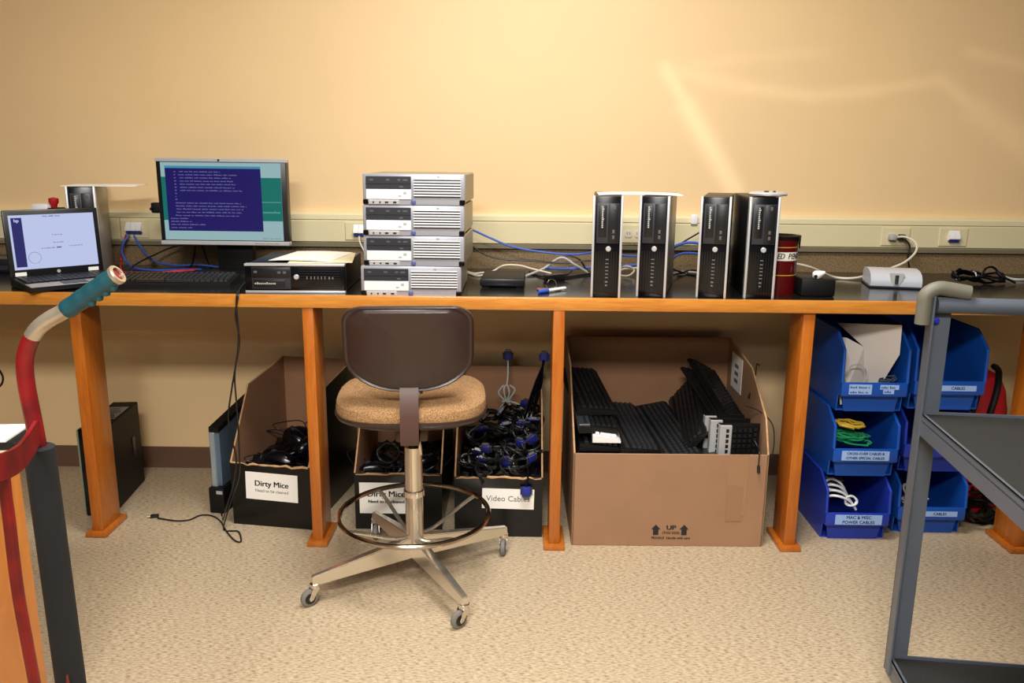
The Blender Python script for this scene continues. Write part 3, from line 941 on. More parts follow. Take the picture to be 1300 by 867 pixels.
wire('network_cable', 'blue network cable curling right below the triple outlet', [(-1.593, 0.680, 1.037), (-1.566, 0.670, 0.993), (-1.537, 0.670, 0.954), (-1.500, 0.670, 0.928), (-1.415, 0.660, 0.917), (-1.333, 0.660, 0.921), (-1.235, 0.640, 0.915)], 0.0042, M_bluecord, LG)
wire('power_cable', 'black cable slanting up behind the monitor', [(-1.538, 0.454, 0.915), (-1.564, 0.630, 0.929), (-1.500, 0.640, 0.961), (-1.442, 0.660, 0.988), (-1.362, 0.670, 1.011)], 0.0036, M_black, CG)
wire('power_cable', 'short black cable hanging behind the monitor on the left', [(-1.290, 0.550, 1.012), (-1.308, 0.580, 0.976), (-1.328, 0.600, 0.932), (-1.345, 0.607, 0.915)], 0.0036, M_black, CG)
wire('power_cable', 'short black cable hanging behind the monitor beside the stand', [(-1.264, 0.550, 1.024), (-1.266, 0.580, 0.977), (-1.278, 0.662, 0.915), (-1.218, 0.593, 0.915)], 0.0036, M_black, CG)
wire('data_cable', 'white cable dropping from the outlet behind the silver stack', [(-0.659, 0.670, 1.044), (-0.654, 0.660, 1.019), (-0.635, 0.640, 0.989), (-0.603, 0.600, 0.956)], 0.0034, M_whitecord, CG)
# cord over the bench edge, down to the floor
HG = 'cords hanging over the bench edge'
wire('power_cable', 'thin black cord hanging over the bench edge down to the floor plug', [(-0.987, 0.191, 0.915), (-0.958, 0.053, 0.915), (-0.943, -0.008, 0.913), (-0.948, -0.008, 0.869), (-0.946, -0.008, 0.788), (-0.953, -0.008, 0.719), (-0.983, 0.030, 0.617), (-0.993, 0.060, 0.488), (-1.005, 0.090, 0.359), (-1.014, 0.100, 0.234), (-1.035, 0.090, 0.161), (-1.060, 0.080, 0.088), (-1.091, 0.110, 0.004), (-1.060, 0.098, 0.004), (-1.029, 0.092, 0.004), (-0.995, 0.016, 0.004), (-1.020, 0.022, 0.004), (-1.077, 0.097, 0.004), (-1.126, 0.177, 0.004), (-1.174, 0.225, 0.004), (-1.222, 0.231, 0.004), (-1.251, 0.187, 0.004), (-1.302, 0.179, 0.004), (-1.375, 0.197, 0.006)], 0.003, M_black, HG)
wire('power_cable', 'second thin black cord hanging beside the first over the bench edge', [(-0.997, 0.247, 0.915), (-0.969, 0.103, 0.915), (-0.938, -0.008, 0.913), (-0.953, -0.008, 0.842), (-0.945, -0.008, 0.755), (-0.967, 0.000, 0.662), (-1.004, 0.050, 0.563), (-1.048, 0.120, 0.438), (-1.039, 0.120, 0.348), (-1.030, 0.120, 0.272), (-1.048, 0.110, 0.168), (-1.072, 0.100, 0.094), (-1.122, 0.191, 0.004), (-1.153, 0.262, 0.004)], 0.003, M_black, HG)
pl = thing('cord_plug', 'small black plug at the cord end on the floor', 'plug', tuple([(-1.392, 0.213, 0.000)][0]), (0, 0, 0.25))
obj('body', rbox(newbm(), -0.016, 0.014, -0.008, 0.008, 0.0, 0.013, 0.003, 2), M_black, pl)
obj('tip', lathe(newbm(), [(0.004, 0), (0.004, 0.012), (0, 0.012)], 10, T(-0.016, 0, 0.006) @ RY(-pi / 2)), M_bare, pl)
# right part
wire('power_cable', 'cream cord looping from the outlet behind the label printer to the tin', [(1.546, 0.685, 1.062), (1.568, 0.650, 1.066), (1.595, 0.620, 1.047), (1.592, 0.600, 1.014), (1.547, 0.580, 0.975), (1.487, 0.580, 0.946), (1.413, 0.550, 0.930), (1.315, 0.496, 0.918), (1.244, 0.512, 0.918), (1.158, 0.450, 0.951), (1.100, 0.420, 0.972), (1.039, 0.420, 0.984)], 0.0048, M_whitecord, CG)
wire('power_cable', 'black cord dropping from the outlet to the label printer', [(1.552, 0.690, 1.058), (1.567, 0.660, 1.058), (1.593, 0.660, 1.027), (1.592, 0.660, 0.978), (1.639, 0.734, 0.920)], 0.0034, M_black, CG)
for nm, px_, lab in (('cord_plug', 1.528, 'cream plug in the left socket above the label printer'), ('cord_plug', 1.566, 'black plug in the right socket above the label printer')):
    q = thing(nm, lab, 'plug', (px_, W - 0.05, 1.062))
    obj('body', rbox(newbm(), -0.013, 0.013, -0.026, 0.0, -0.012, 0.012, 0.004, 2), M_greycord if px_ < 1.54 else M_black, q)
    obj('strain_relief', lathe(newbm(), [(0.006, 0), (0.004, 0.015), (0, 0.015)], 10, T(0.012, -0.018, 0) @ RY(pi / 2)), M_greycord if px_ < 1.54 else M_black, q)


def coil(bm, cx, cy, cz, r, turns, rg, flat=0.4, rad=0.004, jit=0.15, tilt=None, n=6):
    pts = []
    ph = rg.uniform(0, 6.28)
    N = int(turns * 12)
    Mx = Euler(tilt or (rg.uniform(-.5, .5), rg.uniform(-.5, .5), rg.uniform(0, 6.3))).to_matrix()
    for i in range(N):
        a = ph + 2 * pi * i / 12
        q = r * (1 + rg.uniform(-jit, jit))
        v = Mx @ Vector((q * cos(a), q * flat * sin(a), rg.uniform(-.5, .5) * r * 0.25))
        pts.append(Vector((cx, cy, cz)) + v)
    tube(bm, cat(pts, 2), rad, n)
    return pts


rg = random.Random(31)
cb = newbm()
coil(cb, 1.77, 0.45, H + 0.025, 0.10, 3.5, rg, 0.4, 0.0045, 0.12, (0.25, 0.05, 0.1))
coil(cb, 1.72, 0.44, H + 0.03, 0.06, 2, rg, 0.5, 0.0045, 0.2, (0.5, 0.1, 0.3))
tube(cb, cat([(1.78, 0.45, H + 0.02), (1.80, 0.46, H + 0.055), (1.83, 0.46, H + 0.06), (1.86, 0.45, H + 0.03), (1.90, 0.42, H + 0.006)], 6), 0.0045, 6)
bo = tag(obj('cable_bundle', cb, M_gloss), 'bundle of glossy black cable on the bench at the far right', 'cable')
wire('power_cable', 'pale cord lying on the bench beyond the black cable bundle', [(2.011, 0.751, 0.915), (1.954, 0.564, 0.915), (1.993, 0.524, 0.915), (2.132, 0.599, 0.915)], 0.005, M_greycord, CG)
wh = obj('wall_hook', rbox(newbm(), 0.0, 0.028, -0.012, 0.0, 0.0, 0.04, 0.003, 2), M_white)
wh.location = (0.703, W - 0.04, 1.105)
tag(wh, 'small white adapter on the raceway behind the third tower', 'adapter')

# ------------------------------------------------------------------ stool
ch = thing('drafting_chair', 'drafting chair with brown plastic back, tan tweed seat and chrome foot ring', 'chair', (-0.334, -0.215, 0))
hub = newbm()
lathe(hub, [(0.034, 0.085), (0.034, 0.13), (0.0292, 0.14), (0.0292, 0.46), (0.0, 0.46)], 28)
post = obj('post', hub, M_nickel, ch)
obj('collar', lathe(newbm(), [(0.029, 0.29), (0.034, 0.292), (0.034, 0.312), (0.029, 0.314)], 28), M_chrome, post)
obj('gas_rod', lathe(newbm(), [(0.016, 0.455), (0.016, 0.57), (0, 0.57)], 20), M_black, ch)
lv = newbm()
tube(lv, cat([(0.012, -0.02, 0.505), (0.022, -0.026, 0.495), (0.024, -0.026, 0.47), (0.026, -0.02, 0.44)], 5), 0.005, 8)
rbox(lv, 0.004, 0.034, -0.034, -0.014, 0.498, 0.51, 0.003, 1)
obj('height_lever', lv, M_nickel, ch)
for ang, cang in ((212, 217), (302, 222), (32, 265), (122, 275)):
    a = R(ang)
    Q = RZ(a)
    lg = newbm()
    # tapered hollow-section arm, sloping down to the caster
    s0, s1 = 0.02, 0.352
    sec = []
    for s, hw, zt, zb in ((s0, 0.024, 0.150, 0.082), (s1, 0.013, 0.098, 0.068)):
        sec.append([lg.verts.new(Q @ Vector(p)) for p in ((s, -hw, zb), (s, hw, zb), (s, hw * 0.72, zt), (s, -hw * 0.72, zt))])
    for k in range(4):
        lg.faces.new((sec[0][k], sec[0][(k + 1) % 4], sec[1][(k + 1) % 4], sec[1][k]))
    lg.faces.new(sec[0][::-1])
    lg.faces.new(sec[1])
    bmesh.ops.recalc_face_normals(lg, faces=lg.faces)
    bmesh.ops.bevel(lg, geom=list(lg.edges), offset=0.003, segments=2, affect='EDGES')
    leg = obj('leg', lg, M_nickel, ch)
    cx, cy = 0.342 * cos(a), 0.342 * sin(a)
    ca = R(cang)
    K = T(cx, cy, 0) @ RZ(ca)
    cs = newbm()
    lathe(cs, [(0.010, 0.058), (0.016, 0.059), (0.016, 0.072), (0.010, 0.074)], 16, K)
    for s in (-1, 1):
        prism(cs, [(-0.010, 0.060), (0.012, 0.060), (0.026, 0.030), (0.022, 0.020), (0.012, 0.024)], s * 0.013 - 0.0012, s * 0.013 + 0.0012, 'Y', K)
    cas = obj('caster_fork', cs, M_chrome, leg)
    obj('caster_wheel', lathe(newbm(), [(0.0, -0.009), (0.022, -0.009), (0.027, -0.006), (0.0285, 0), (0.027, 0.006), (0.022, 0.009), (0.0, 0.009)], 24, K @ T(0.020, 0, 0.0285) @ RX(pi / 2)), M_rubber, leg)
    obj('wheel_disc', lathe(newbm(), [(0.017, -0.0105), (0.017, 0.0105), (0.004, 0.0108), (0, 0.0108)], 20, K @ T(0.020, 0, 0.0285) @ RX(pi / 2)), M_black, leg)
    # spoke up to the foot ring
    a2 = a + R(28)
fr = 0.243
fz_ = 0.228
ring = obj('foot_ring', tube(newbm(), [(fr * cos(2 * pi * k / 64), fr * sin(2 * pi * k / 64), fz_) for k in range(64)], 0.0085, 10, True), M_ring, ch, label='scuffed chrome foot ring')
for ang in (38, 128, 218, 308):
    a = R(ang)
    obj('spoke', tube(newbm(), cat([(0.025 * cos(a), 0.025 * sin(a), 0.155), (0.075 * cos(a), 0.075 * sin(a), 0.158), (0.20 * cos(a), 0.20 * sin(a), 0.214), (fr * cos(a), fr * sin(a), fz_)], 4), 0.0065, 8), M_nickel, ring)
# upper chair, turned a little
SR = RZ(R(5))
def soft_slab(w, d, zc, t, puff, n=22, exp=3.2, bowl=0.0):
    """superellipse cushion"""
    bm = newbm()
    rings = []
    prof = [(-1, 0.90), (-0.75, 0.985), (-0.2, 1.0), (0.35, 0.985), (0.75, 0.93), (1.0, 0.80), (1.12, 0.5), (1.15, 0.15)]
    m_ = 40
    for zt, sc_ in prof:
        rg_ = []
        for k in range(m_):
            a = 2 * pi * k / m_
            c_, s_ = cos(a), sin(a)
            x = w / 2 * sc_ * math.copysign(abs(c_) ** (2 / exp), c_)
            y = d / 2 * sc_ * math.copysign(abs(s_) ** (2 / exp), s_)
            z = zc + zt * t / 2 + bowl * ((x / (w / 2)) ** 2) * (0.4 if zt > 0 else 0.15)
            rg_.append(bm.verts.new(SR @ Vector((x, y, z))))
        rings.append(rg_)
    for a_, b_ in zip(rings, rings[1:]):
        for k in range(m_):
            bm.faces.new((a_[k], a_[(k + 1) % m_], b_[(k + 1) % m_], b_[k]))
    bm.faces.new(rings[0][::-1])
    bm.faces.new(rings[-1])
    return bm
obj('seat', soft_slab(0.468, 0.43, 0.622, 0.062, 0, bowl=0.02), M_tweed, ch, label='tan tweed seat cushion')
sh = newbm()
rings = []
for z, w_, d_ in ((0.535, 0.10, 0.10), (0.552, 0.20, 0.2), (0.572, 0.38, 0.36), (0.590, 0.462, 0.425), (0.600, 0.474, 0.436), (0.606, 0.472, 0.434)):
    rings.append([sh.verts.new(SR @ Vector((w_ / 2 * math.copysign(abs(cos(a)) ** 0.62, cos(a)), d_ / 2 * math.copysign(abs(sin(a)) ** 0.62, sin(a)), z + 0.003 * cos(a) ** 2))) for a in [2 * pi * k / 40 for k in range(40)]])
for a_, b_ in zip(rings, rings[1:]):
    for k in range(40):
        sh.faces.new((a_[k], a_[(k + 1) % 40], b_[(k + 1) % 40], b_[k]))
sh.faces.new(rings[0][::-1])
sh.faces.new(rings[-1])
obj('seat_shell', sh, M_brownpl, ch, label='brown plastic seat pan')
# mechanism under the seat
obj('seat_bracket', rbox(newbm(), -0.05, 0.05, -0.09, 0.08, 0.505, 0.545, 0.006, 2, SR), M_brownbar, ch)
# back: shell curved about the vertical axis
def back_shell(w, h_, zc, yc, th, bulge, crown, r_top, r_bot):
    bm = newbm()
    out = []
    n = 8
    for (qx, qz, a0, rr_) in ((1, 1, 0, r_top), (-1, 1, 90, r_top), (-1, -1, 180, r_bot), (1, -1, 270, r_bot)):
        for k in range(n + 1):
            a = R(a0 + 90 * k / n)
            wx = w / 2
            x = qx * (wx - rr_[0]) + rr_[0] * cos(a)
            z = qz * (h_ / 2 - rr_[1]) + rr_[1] * sin(a)
            out.append((x, z))
    def yy(x, z):
        return yc + bulge * (x / (w / 2)) ** 2 - crown * (z / (h_ / 2))
    rings = []
    for sc_, dy in ((0.0, -th * 0.55), (0.5, -th * 0.55), (0.86, -th * 0.5), (0.90, -th * 0.36), (0.93, -th * 0.30), (0.965, -th * 0.42), (0.99, -th * 0.30), (1.0, 0.0), (0.985, th * 0.5), (0.9, th * 0.9), (0.5, th * 1.1), (0.0, th * 1.15)):
        if sc_ == 0:
            rings.append([bm.verts.new(SR @ Vector((0, yy(0, 0) + dy, zc)))])
        else:
            rings.append([bm.verts.new(SR @ Vector((x * sc_, yy(x * sc_, z * sc_) + dy, zc + z * sc_))) for x, z in out])
    m_ = len(out)
    for a_, b_ in zip(rings, rings[1:]):
        for k in range(m_):
            k2 = (k + 1) % m_
            if len(a_) == 1:
                bm.faces.new((a_[0], b_[k2], b_[k]))
            elif len(b_) == 1:
                bm.faces.new((a_[k], a_[k2], b_[0]))
            else:
                bm.faces.new((a_[k], a_[k2], b_[k2], b_[k]))
    return bm
obj('backrest', back_shell(0.378, 0.258, 0.828, -0.215, 0.03, 0.03, 0.018, (0.062, 0.048), (0.165, 0.105)), M_brownpl, ch, label='brown moulded plastic back shell')
obj('back_cushion', back_shell(0.35, 0.23, 0.828, -0.175, 0.03, 0.03, 0.018, (0.06, 0.045), (0.15, 0.095)), M_tweed, ch, label='tan tweed back cushion')
jb = newbm()
pts = [(-0.190, 0.76), (-0.212, 0.70), (-0.230, 0.65), (-0.236, 0.60), (-0.234, 0.565), (-0.220, 0.545), (-0.19, 0.538), (0.0, 0.538)]
pts = [(p.x, p.y) for p in [Vector((a, b, 0)) for a, b in pts]]
prof = []
th_ = 0.010
P2 = [Vector((a, b)) for a, b in pts]
L_, R_ = [], []
for i, p in enumerate(P2):
    tt = (P2[min(i + 1, len(P2) - 1)] - P2[max(i - 1, 0)]).normalized()
    nn = Vector((-tt.y, tt.x))
    L_.append(p + nn * th_ / 2)
    R_.append(p - nn * th_ / 2)
for side, poly in ((0, L_), (1, R_)):
    pass
rows = []
for i in range(len(P2)):
    rows.append([jb.verts.new(SR @ Vector((x, q.x, q.y))) for x, q in ((-0.027, L_[i]), (0.027, L_[i]), (0.027, R_[i]), (-0.027, R_[i]))])
for a_, b_ in zip(rows, rows[1:]):
    for k in range(4):
        jb.faces.new((a_[k], a_[(k + 1) % 4], b_[(k + 1) % 4], b_[k]))
jb.faces.new(rows[0][::-1])
jb.faces.new(rows[-1])
bar = obj('back_bar', jb, M_brownbar, ch)
obj('bolt', lathe(newbm(), [(0.005, 0), (0.005, 0.004), (0, 0.005)], 10, SR @ T(0.036, -0.228, 0.706) @ RX(pi / 2)), M_black, ch)

# ------------------------------------------------------------------ magazine-style card boxes under the bench
def file_box(label, loc, rz, w, d, hf, hb, group, y1=0.17, z1=0.50):
    """cut-down carton: low front, sides rising to a tall back; black print outside, brown inside"""
    t = thing('cut_down_carton', label, 'box', loc, (0, 0, rz), group)
    th = 0.005
    prof = [(0, 0), (d, 0), (d, hb), (y1, z1), (0.0, hf)]
    for s in (-1, 1):
        xo = s * w / 2
        xi = s * (w / 2 - th)
        xm = s * (w / 2 - th * 0.4)
        pan = obj('side_panel', prism(newbm(), prof, min(xo, xm), max(xo, xm), 'X'), M_blackcard, t)
        obj('side_lining', prism(newbm(), [(0.004, 0.004), (d - 0.004, 0.004), (d - 0.004, hb), (y1, z1), (0.004, hf)], min(xi, xm), max(xi, xm), 'X'), M_cardin, pan)
        e = newbm()
        edge = [(0.0, hf), (y1, z1), (d, hb)]
        tube(e, [(s * (w / 2 - th / 2), a, b + 0.0005) for a, b in edge], 0.0032, 6)
        obj('cut_edge', e, M_cardedge, pan)
    fp = obj('front_panel', box(newbm(), -w / 2, w / 2, -0.001, th * 0.6, 0, hf), M_blackcard, t)
    obj('front_lining', box(newbm(), -w / 2 + th, w / 2 - th, th * 0.6, th, 0.004, hf), M_cardin, fp)
    rgx = random.Random(int(abs(loc[0]) * 1000))
    e = newbm()
    pts = [(-w / 2 + th + (w - 2 * th) * k / 14, th * 0.3, hf + rgx.uniform(-0.006, 0.003)) for k in range(15)]
    tube(e, pts, [0.0035 * rgx.uniform(0.7, 1.5) for _ in pts], 6)
    obj('torn_edge', e, M_cardedge, fp)
    bp = obj('back_panel', box(newbm(), -w / 2, w / 2, d - th * 0.5, d, 0, hb), M_blackcard, t)
    obj('back_lining', box(newbm(), -w / 2 + th, w / 2 - th, d - th, d - th * 0.5, 0.004, hb), M_cardin, bp)
    obj('bottom', box(newbm(), -w / 2 + th, w / 2 - th, th, d - th, 0.001, 0.006), M_cardin, t)
    return t


def sign(parent, x, z, w, h_, lines, rz=0.0, bold=0.0009):
    Q = T(x, -0.0016, z) @ RY(rz)
    s = obj('paper_sign', box(newbm(), -w / 2, w / 2, -0.001, 0.0, -h_ / 2, h_ / 2, Q), M_paper, parent, label='white printed paper sign')
    for tx, sz, dz, mm in lines:
        text('lettering', tx, sz, Q @ T(0, -0.0013, dz) @ FRONT, mm, s, bold if mm is M_ink else 0.0)
    return s


BG = 'cut down cartons of small parts under the bench'
b1 = file_box('black carton with a Dirty Mice sign left of the second bench leg', (-0.918, 0.148, 0), R(-8.5), 0.312, 0.50, 0.245, 0.535, BG, 0.17, 0.50)
sign(b1, 0.005, 0.160, 0.205, 0.108, [('Dirty Mice', 0.031, 0.010, M_ink), ('Need to be cleaned', 0.0165, -0.018, M_greyink)], 0.02)
b2 = file_box('black carton with a Dirty Mice sign behind the drafting chair', (-0.440, 0.140, 0), 0.0, 0.325, 0.50, 0.222, 0.50, BG, 0.2, 0.46)
sign(b2, -0.045, 0.125, 0.20, 0.122, [('Dirty Mice', 0.033, 0.016, M_ink), ('Need to be cleaned', 0.017, -0.014, M_ink)], 0.0)
b3 = file_box('black carton with a Video Cables sign full of blue-ended cables', (-0.066, 0.090, 0), 0.0, 0.322, 0.53, 0.232, 0.515, BG, 0.20, 0.47)
sign(b3, 0.035, 0.150, 0.190, 0.078, [('Video Cables', 0.030, 0.0, M_greyink)], 0.02)


# ------------------------------------------------------------------ mice in the boxes
def mouse(label, loc, rot, group, tail):
    t = thing('computer_mouse', label, 'mouse', loc, rot, group)
    bm = newbm()
    rings = []
    for s, hw, zt in ((-0.055, 0.010, 0.010), (-0.05, 0.022, 0.020), (-0.03, 0.030, 0.034), (0.0, 0.031, 0.038), (0.03, 0.029, 0.031), (0.05, 0.024, 0.021), (0.056, 0.014, 0.012)):
        rings.append([bm.verts.new((hw * cos(a), s, max(0.0, zt * sin(a)) if sin(a) > 0 else -0.002 * abs(sin(a)))) for a in [2 * pi * k / 16 for k in range(16)]])
    for a_, b_ in zip(rings, rings[1:]):
        for k in range(16):
            bm.faces.new((a_[k], a_[(k + 1) % 16], b_[(k + 1) % 16], b_[k]))
    bm.faces.new(rings[0][::-1])
    bm.faces.new(rings[-1])
    obj('shell', bm, M_gloss, t)
    obj('wheel', lathe(newbm(), [(0.0, -0.004), (0.011, -0.004), (0.012, 0), (0.011, 0.004), (0, 0.004)], 14, T(0, 0.028, 0.026) @ RY(pi / 2)), M_bay, t)
    obj('tail', tube(newbm(), cat([(0, 0.05, 0.008)] + tail, 6), 0.0022, 6), M_black, t)
    return t


MG = 'mice in the left Dirty Mice carton'
K1 = T(-0.918, 0.148, 0) @ RZ(R(-8.5))
rg = random.Random(4)
mlabels = ['black mouse against the right wall on top of the left Dirty Mice carton', 'black mouse with a shiny left button in the left Dirty Mice carton', 'black mouse at the middle of the left Dirty Mice carton', 'black mouse by the front edge of the left Dirty Mice carton', 'black mouse at the back of the left Dirty Mice carton']
spots = [(0.105, 0.27, 0.315, 0.9, 0.3, 0.3), (0.02, 0.20, 0.280, 0.5, -0.2, 0.9), (0.085, 0.15, 0.272, 0.3, 0.3, -0.5), (0.01, 0.07, 0.240, 0.1, 0.2, 1.4), (-0.03, 0.33, 0.250, 0.2, 0, 2.2)]
for lab, (x, y, z, rx_, ry_, rz_) in zip(mlabels, spots):
    p = K1 @ Vector((x, y, z))
    mouse(lab, p, (rx_, ry_, rz_), MG, [(rg.uniform(-.04, .04), 0.08, 0.012), (rg.uniform(-.09, .09), 0.11, 0.0), (rg.uniform(-.1, .1), 0.07, -0.01), (rg.uniform(-.1, .1), 0.0, -0.01)])
fill = newbm()
for k in range(16):
    p = K1 @ Vector((rg.uniform(-0.08, 0.09), rg.uniform(0.09, 0.40), rg.uniform(0.12, 0.222)))
    coil(fill, p.x, p.y, p.z, rg.uniform(0.035, 0.055), 1.6, rg, 0.6, 0.0026, 0.2, None, 5)
fo = obj('mouse_cord_tangle', fill, M_black)
fo['kind'] = 'stuff'
tag(fo, 'tangle of black mouse cords filling the left Dirty Mice carton', 'cables')
bed = newbm()
rbox(bed, -0.148, 0.148, 0.012, 0.488, 0.008, 0.135, 0.02, 2)
# a loose bed of more mice, a bumpy heap below the ones on top
heap = newbm()
def heapmesh(w, d, z, amp, seed, Mh, zb=0.008):
    r_ = random.Random(seed)
    bm = newbm()
    nx, ny = 18, 24
    g = [[bm.verts.new(Mh @ Vector((-w / 2 + w * i / nx, d * j / ny, z + r_.uniform(-amp, amp)))) for j in range(ny + 1)] for i in range(nx + 1)]
    b_ = [[bm.verts.new(Mh @ Vector((-w / 2 + w * i / nx, d * j / ny, zb))) for j in range(ny + 1)] for i in range(nx + 1)]
    for i in range(nx):
        for j in range(ny):
            bm.faces.new((g[i][j], g[i + 1][j], g[i + 1][j + 1], g[i][j + 1]))
            bm.faces.new((b_[i][j], b_[i][j + 1], b_[i + 1][j + 1], b_[i + 1][j]))
    for i in range(nx):
        bm.faces.new((g[i][0], b_[i][0], b_[i + 1][0], g[i + 1][0]))
        bm.faces.new((g[i][ny], g[i + 1][ny], b_[i + 1][ny], b_[i][ny]))
    for j in range(ny):
        bm.faces.new((g[0][j], g[0][j + 1], b_[0][j + 1], b_[0][j]))
        bm.faces.new((g[nx][j], b_[nx][j], b_[nx][j + 1], g[nx][j + 1]))
    return bm
bed.free()
heap.free()
hp = obj('mouse_heap', heapmesh(0.29, 0.47, 0.200, 0.014, 5, K1 @ T(0, 0.012, 0)), M_gloss)
hp['kind'] = 'stuff'
tag(hp, 'heap of black mice buried under the cords in the left carton', 'mice')
for lab, x, y, z, rz_ in (('black mouse curled up in the carton behind the chair post', -0.50, 0.28, 0.205, 0.6), ('black mouse lying right in the carton behind the chair', -0.36, 0.30, 0.200, -0.9), ('black mouse lying left in the carton behind the chair', -0.54, 0.22, 0.200, 2.0)):
    mouse(lab, (x, y, z), (0.2, 0.3, rz_), 'mice in the carton behind the chair', [(0.02, 0.08, 0.02), (0.06, 0.10, 0.06), (0.10, 0.06, 0.07), (0.09, 0.0, 0.02)])
hp2 = obj('mouse_heap', heapmesh(0.30, 0.47, 0.175, 0.014, 6, T(-0.44, 0.152, 0)), M_gloss)
hp2['kind'] = 'stuff'
tag(hp2, 'heap of black mice in the carton behind the chair', 'mice')
fill = newbm()
for k in range(9):
    coil(fill, rg.uniform(-0.55, -0.33), rg.uniform(0.2, 0.45), rg.uniform(0.19, 0.225), rg.uniform(0.03, 0.05), 1.5, rg, 0.6, 0.0028, 0.2, None, 5)
coil(fill, -0.49, 0.24, 0.265, 0.04, 2.2, rg, 0.9, 0.003, 0.1, (1.3, 0, 0.3), 5)
fo2 = obj('mouse_cord_tangle', fill, M_black)
fo2['kind'] = 'stuff'
tag(fo2, 'tangle of black mouse cords in the carton behind the chair', 'cables')


# ------------------------------------------------------------------ video cables
def vga(parent, Mx, m=M_vga):
    b = newbm()
    rbox(b, -0.016, 0.016, -0.0075, 0.0075, 0, 0.036, 0.003, 2, Mx)
    o = obj('connector', b, m, parent, label='blue plug')
    s = newbm()
    prism(s, [(-0.012, -0.005), (0.012, -0.005), (0.0105, 0.005), (-0.0105, 0.005)], 0.036, 0.043, 'Z', Mx)
    obj('shield', s, M_shield, o)
    for q in (-1, 1):
        obj('thumbscrew', lathe(newbm(), [(0.003, 0.002), (0.003, 0.030), (0.0, 0.030)], 8, Mx @ T(q * 0.019, 0, 0)), M_shield, o)
    return o


VG = 'video cables in the carton'
rg = random.Random(12)
vx0, vx1 = -0.20, 0.078
vpos = [(-0.17, 0.16, 0.30, 'at the front left'), (-0.13, 0.13, 0.27, 'low at the front left'), (-0.09, 0.15, 0.31, 'front centre left'), (-0.05, 0.13, 0.28, 'low at the front centre'), (-0.02, 0.17, 0.33, 'front centre'), (0.02, 0.14, 0.29, 'low at the front right'), (0.05, 0.18, 0.34, 'at the front right'), (-0.15, 0.25, 0.36, 'in the middle left'), (-0.08, 0.26, 0.38, 'in the middle'), (0.0, 0.26, 0.38, 'middle right'), (0.055, 0.27, 0.40, 'against the right wall'), (-0.12, 0.36, 0.40, 'high at the back left'), (-0.03, 0.37, 0.41, 'high at the back'), (0.05, 0.36, 0.42, 'high at the back right')]
for x, y, z, wh_ in vpos:
    t = thing('video_cable', 'coiled black video cable with blue plug ' + wh_ + ' of the carton', 'cable', (x, y, z), (0, 0, 0), VG)
    cbm = newbm()
    for _ in range(4):
        pts = coil(cbm, rg.uniform(-.01, .01), rg.uniform(-.01, .01), -0.02 + rg.uniform(-.02, .01), rg.uniform(0.04, 0.058), 2.6, rg, 0.6, 0.0037, 0.14, (rg.uniform(0.2, 1.1), rg.uniform(-.5, .5), rg.uniform(0, 3)), 6)
    obj('cord', cbm, M_cordblk, t)
    vga(t, T(rg.uniform(-.04, .04), rg.uniform(-0.03, 0.015), rg.uniform(-0.02, 0.005)) @ Euler((rg.uniform(0.2, 1.3), rg.uniform(-0.9, 0.9), rg.uniform(-.8, .8))).to_matrix().to_4x4())
hv = obj('cable_heap', heapmesh(0.30, 0.50, 0.235, 0.02, 9, T(-0.061, 0.102, 0)), M_gloss)
hv['kind'] = 'stuff'
tag(hv, 'mass of black cables at the bottom of the Video Cables carton', 'cables')
# cable hanging out over the front with a blue plug
t = thing('video_cable', 'black video cable hanging over the front of the Video Cables carton', 'cable', (0.035, 0.085, 0.0), (0, 0, 0), VG)
obj('cord', tube(newbm(), cat([(-0.03, 0.14, 0.33), (-0.005, 0.08, 0.29), (0.006, 0.02, 0.25), (0.004, -0.012, 0.23), (0.0, -0.014, 0.20)], 6), 0.0036, 8), M_gloss, t)
vga(t, T(0.0, -0.014, 0.205) @ RX(pi))
# grey bundle standing against the back, blue plug above
t = thing('video_cable', 'tied grey video cable with a blue plug leaning on the back panel', 'cable', (-0.045, 0.50, 0.0), (0, 0, 0), VG)
g = newbm()
for k in range(4):
    s = (k - 1.5)
    tube(g, cat([(s * 0.008, 0, 0.465), (s * 0.022, -0.01, 0.435 + 0.012 * (k % 2)), (s * 0.006, -0.012, 0.40), (s * 0.02, -0.02, 0.36), (s * 0.02, -0.04, 0.30)], 6), 0.0036, 7)
tube(g, cat([(0, 0, 0.46), (0.004, 0.02, 0.50), (0.004, 0.045, 0.545), (0.004, 0.045, 0.565)], 6), 0.0036, 7)
tube(g, [(0.02 * cos(2 * pi * k / 16), 0.012 * sin(2 * pi * k / 16) - 0.012, 0.40) for k in range(16)], 0.003, 6, True)
tube(g, cat([(0.01, -0.012, 0.40), (0.05, -0.02, 0.39), (0.075, -0.04, 0.36), (0.075, -0.06, 0.32)], 6), 0.004, 7)
obj('cord', g, M_greycord, t)
vga(t, T(0.004, 0.045, 0.56))
# thick black bundle rising up the right wall
t = thing('video_cable', 'thick black cable bundle climbing the right wall of the Video Cables carton', 'cable', (0.05, 0.30, 0.0), (0, 0, 0), VG)
g = newbm()
for k in range(7):
    a = 2 * pi * k / 7
    tube(g, cat([(-0.03 + 0.02 * cos(a), -0.06, 0.36), (0.0 + 0.016 * cos(a), 0.0 + 0.012 * sin(a), 0.43), (0.03 + 0.012 * cos(a), 0.10 + 0.012 * sin(a), 0.50), (0.048, 0.16, 0.555), (0.052, 0.18, 0.575)], 6), 0.0048, 7)
obj('cord', g, M_gloss, t)
vga(t, T(0.055, 0.185, 0.57))

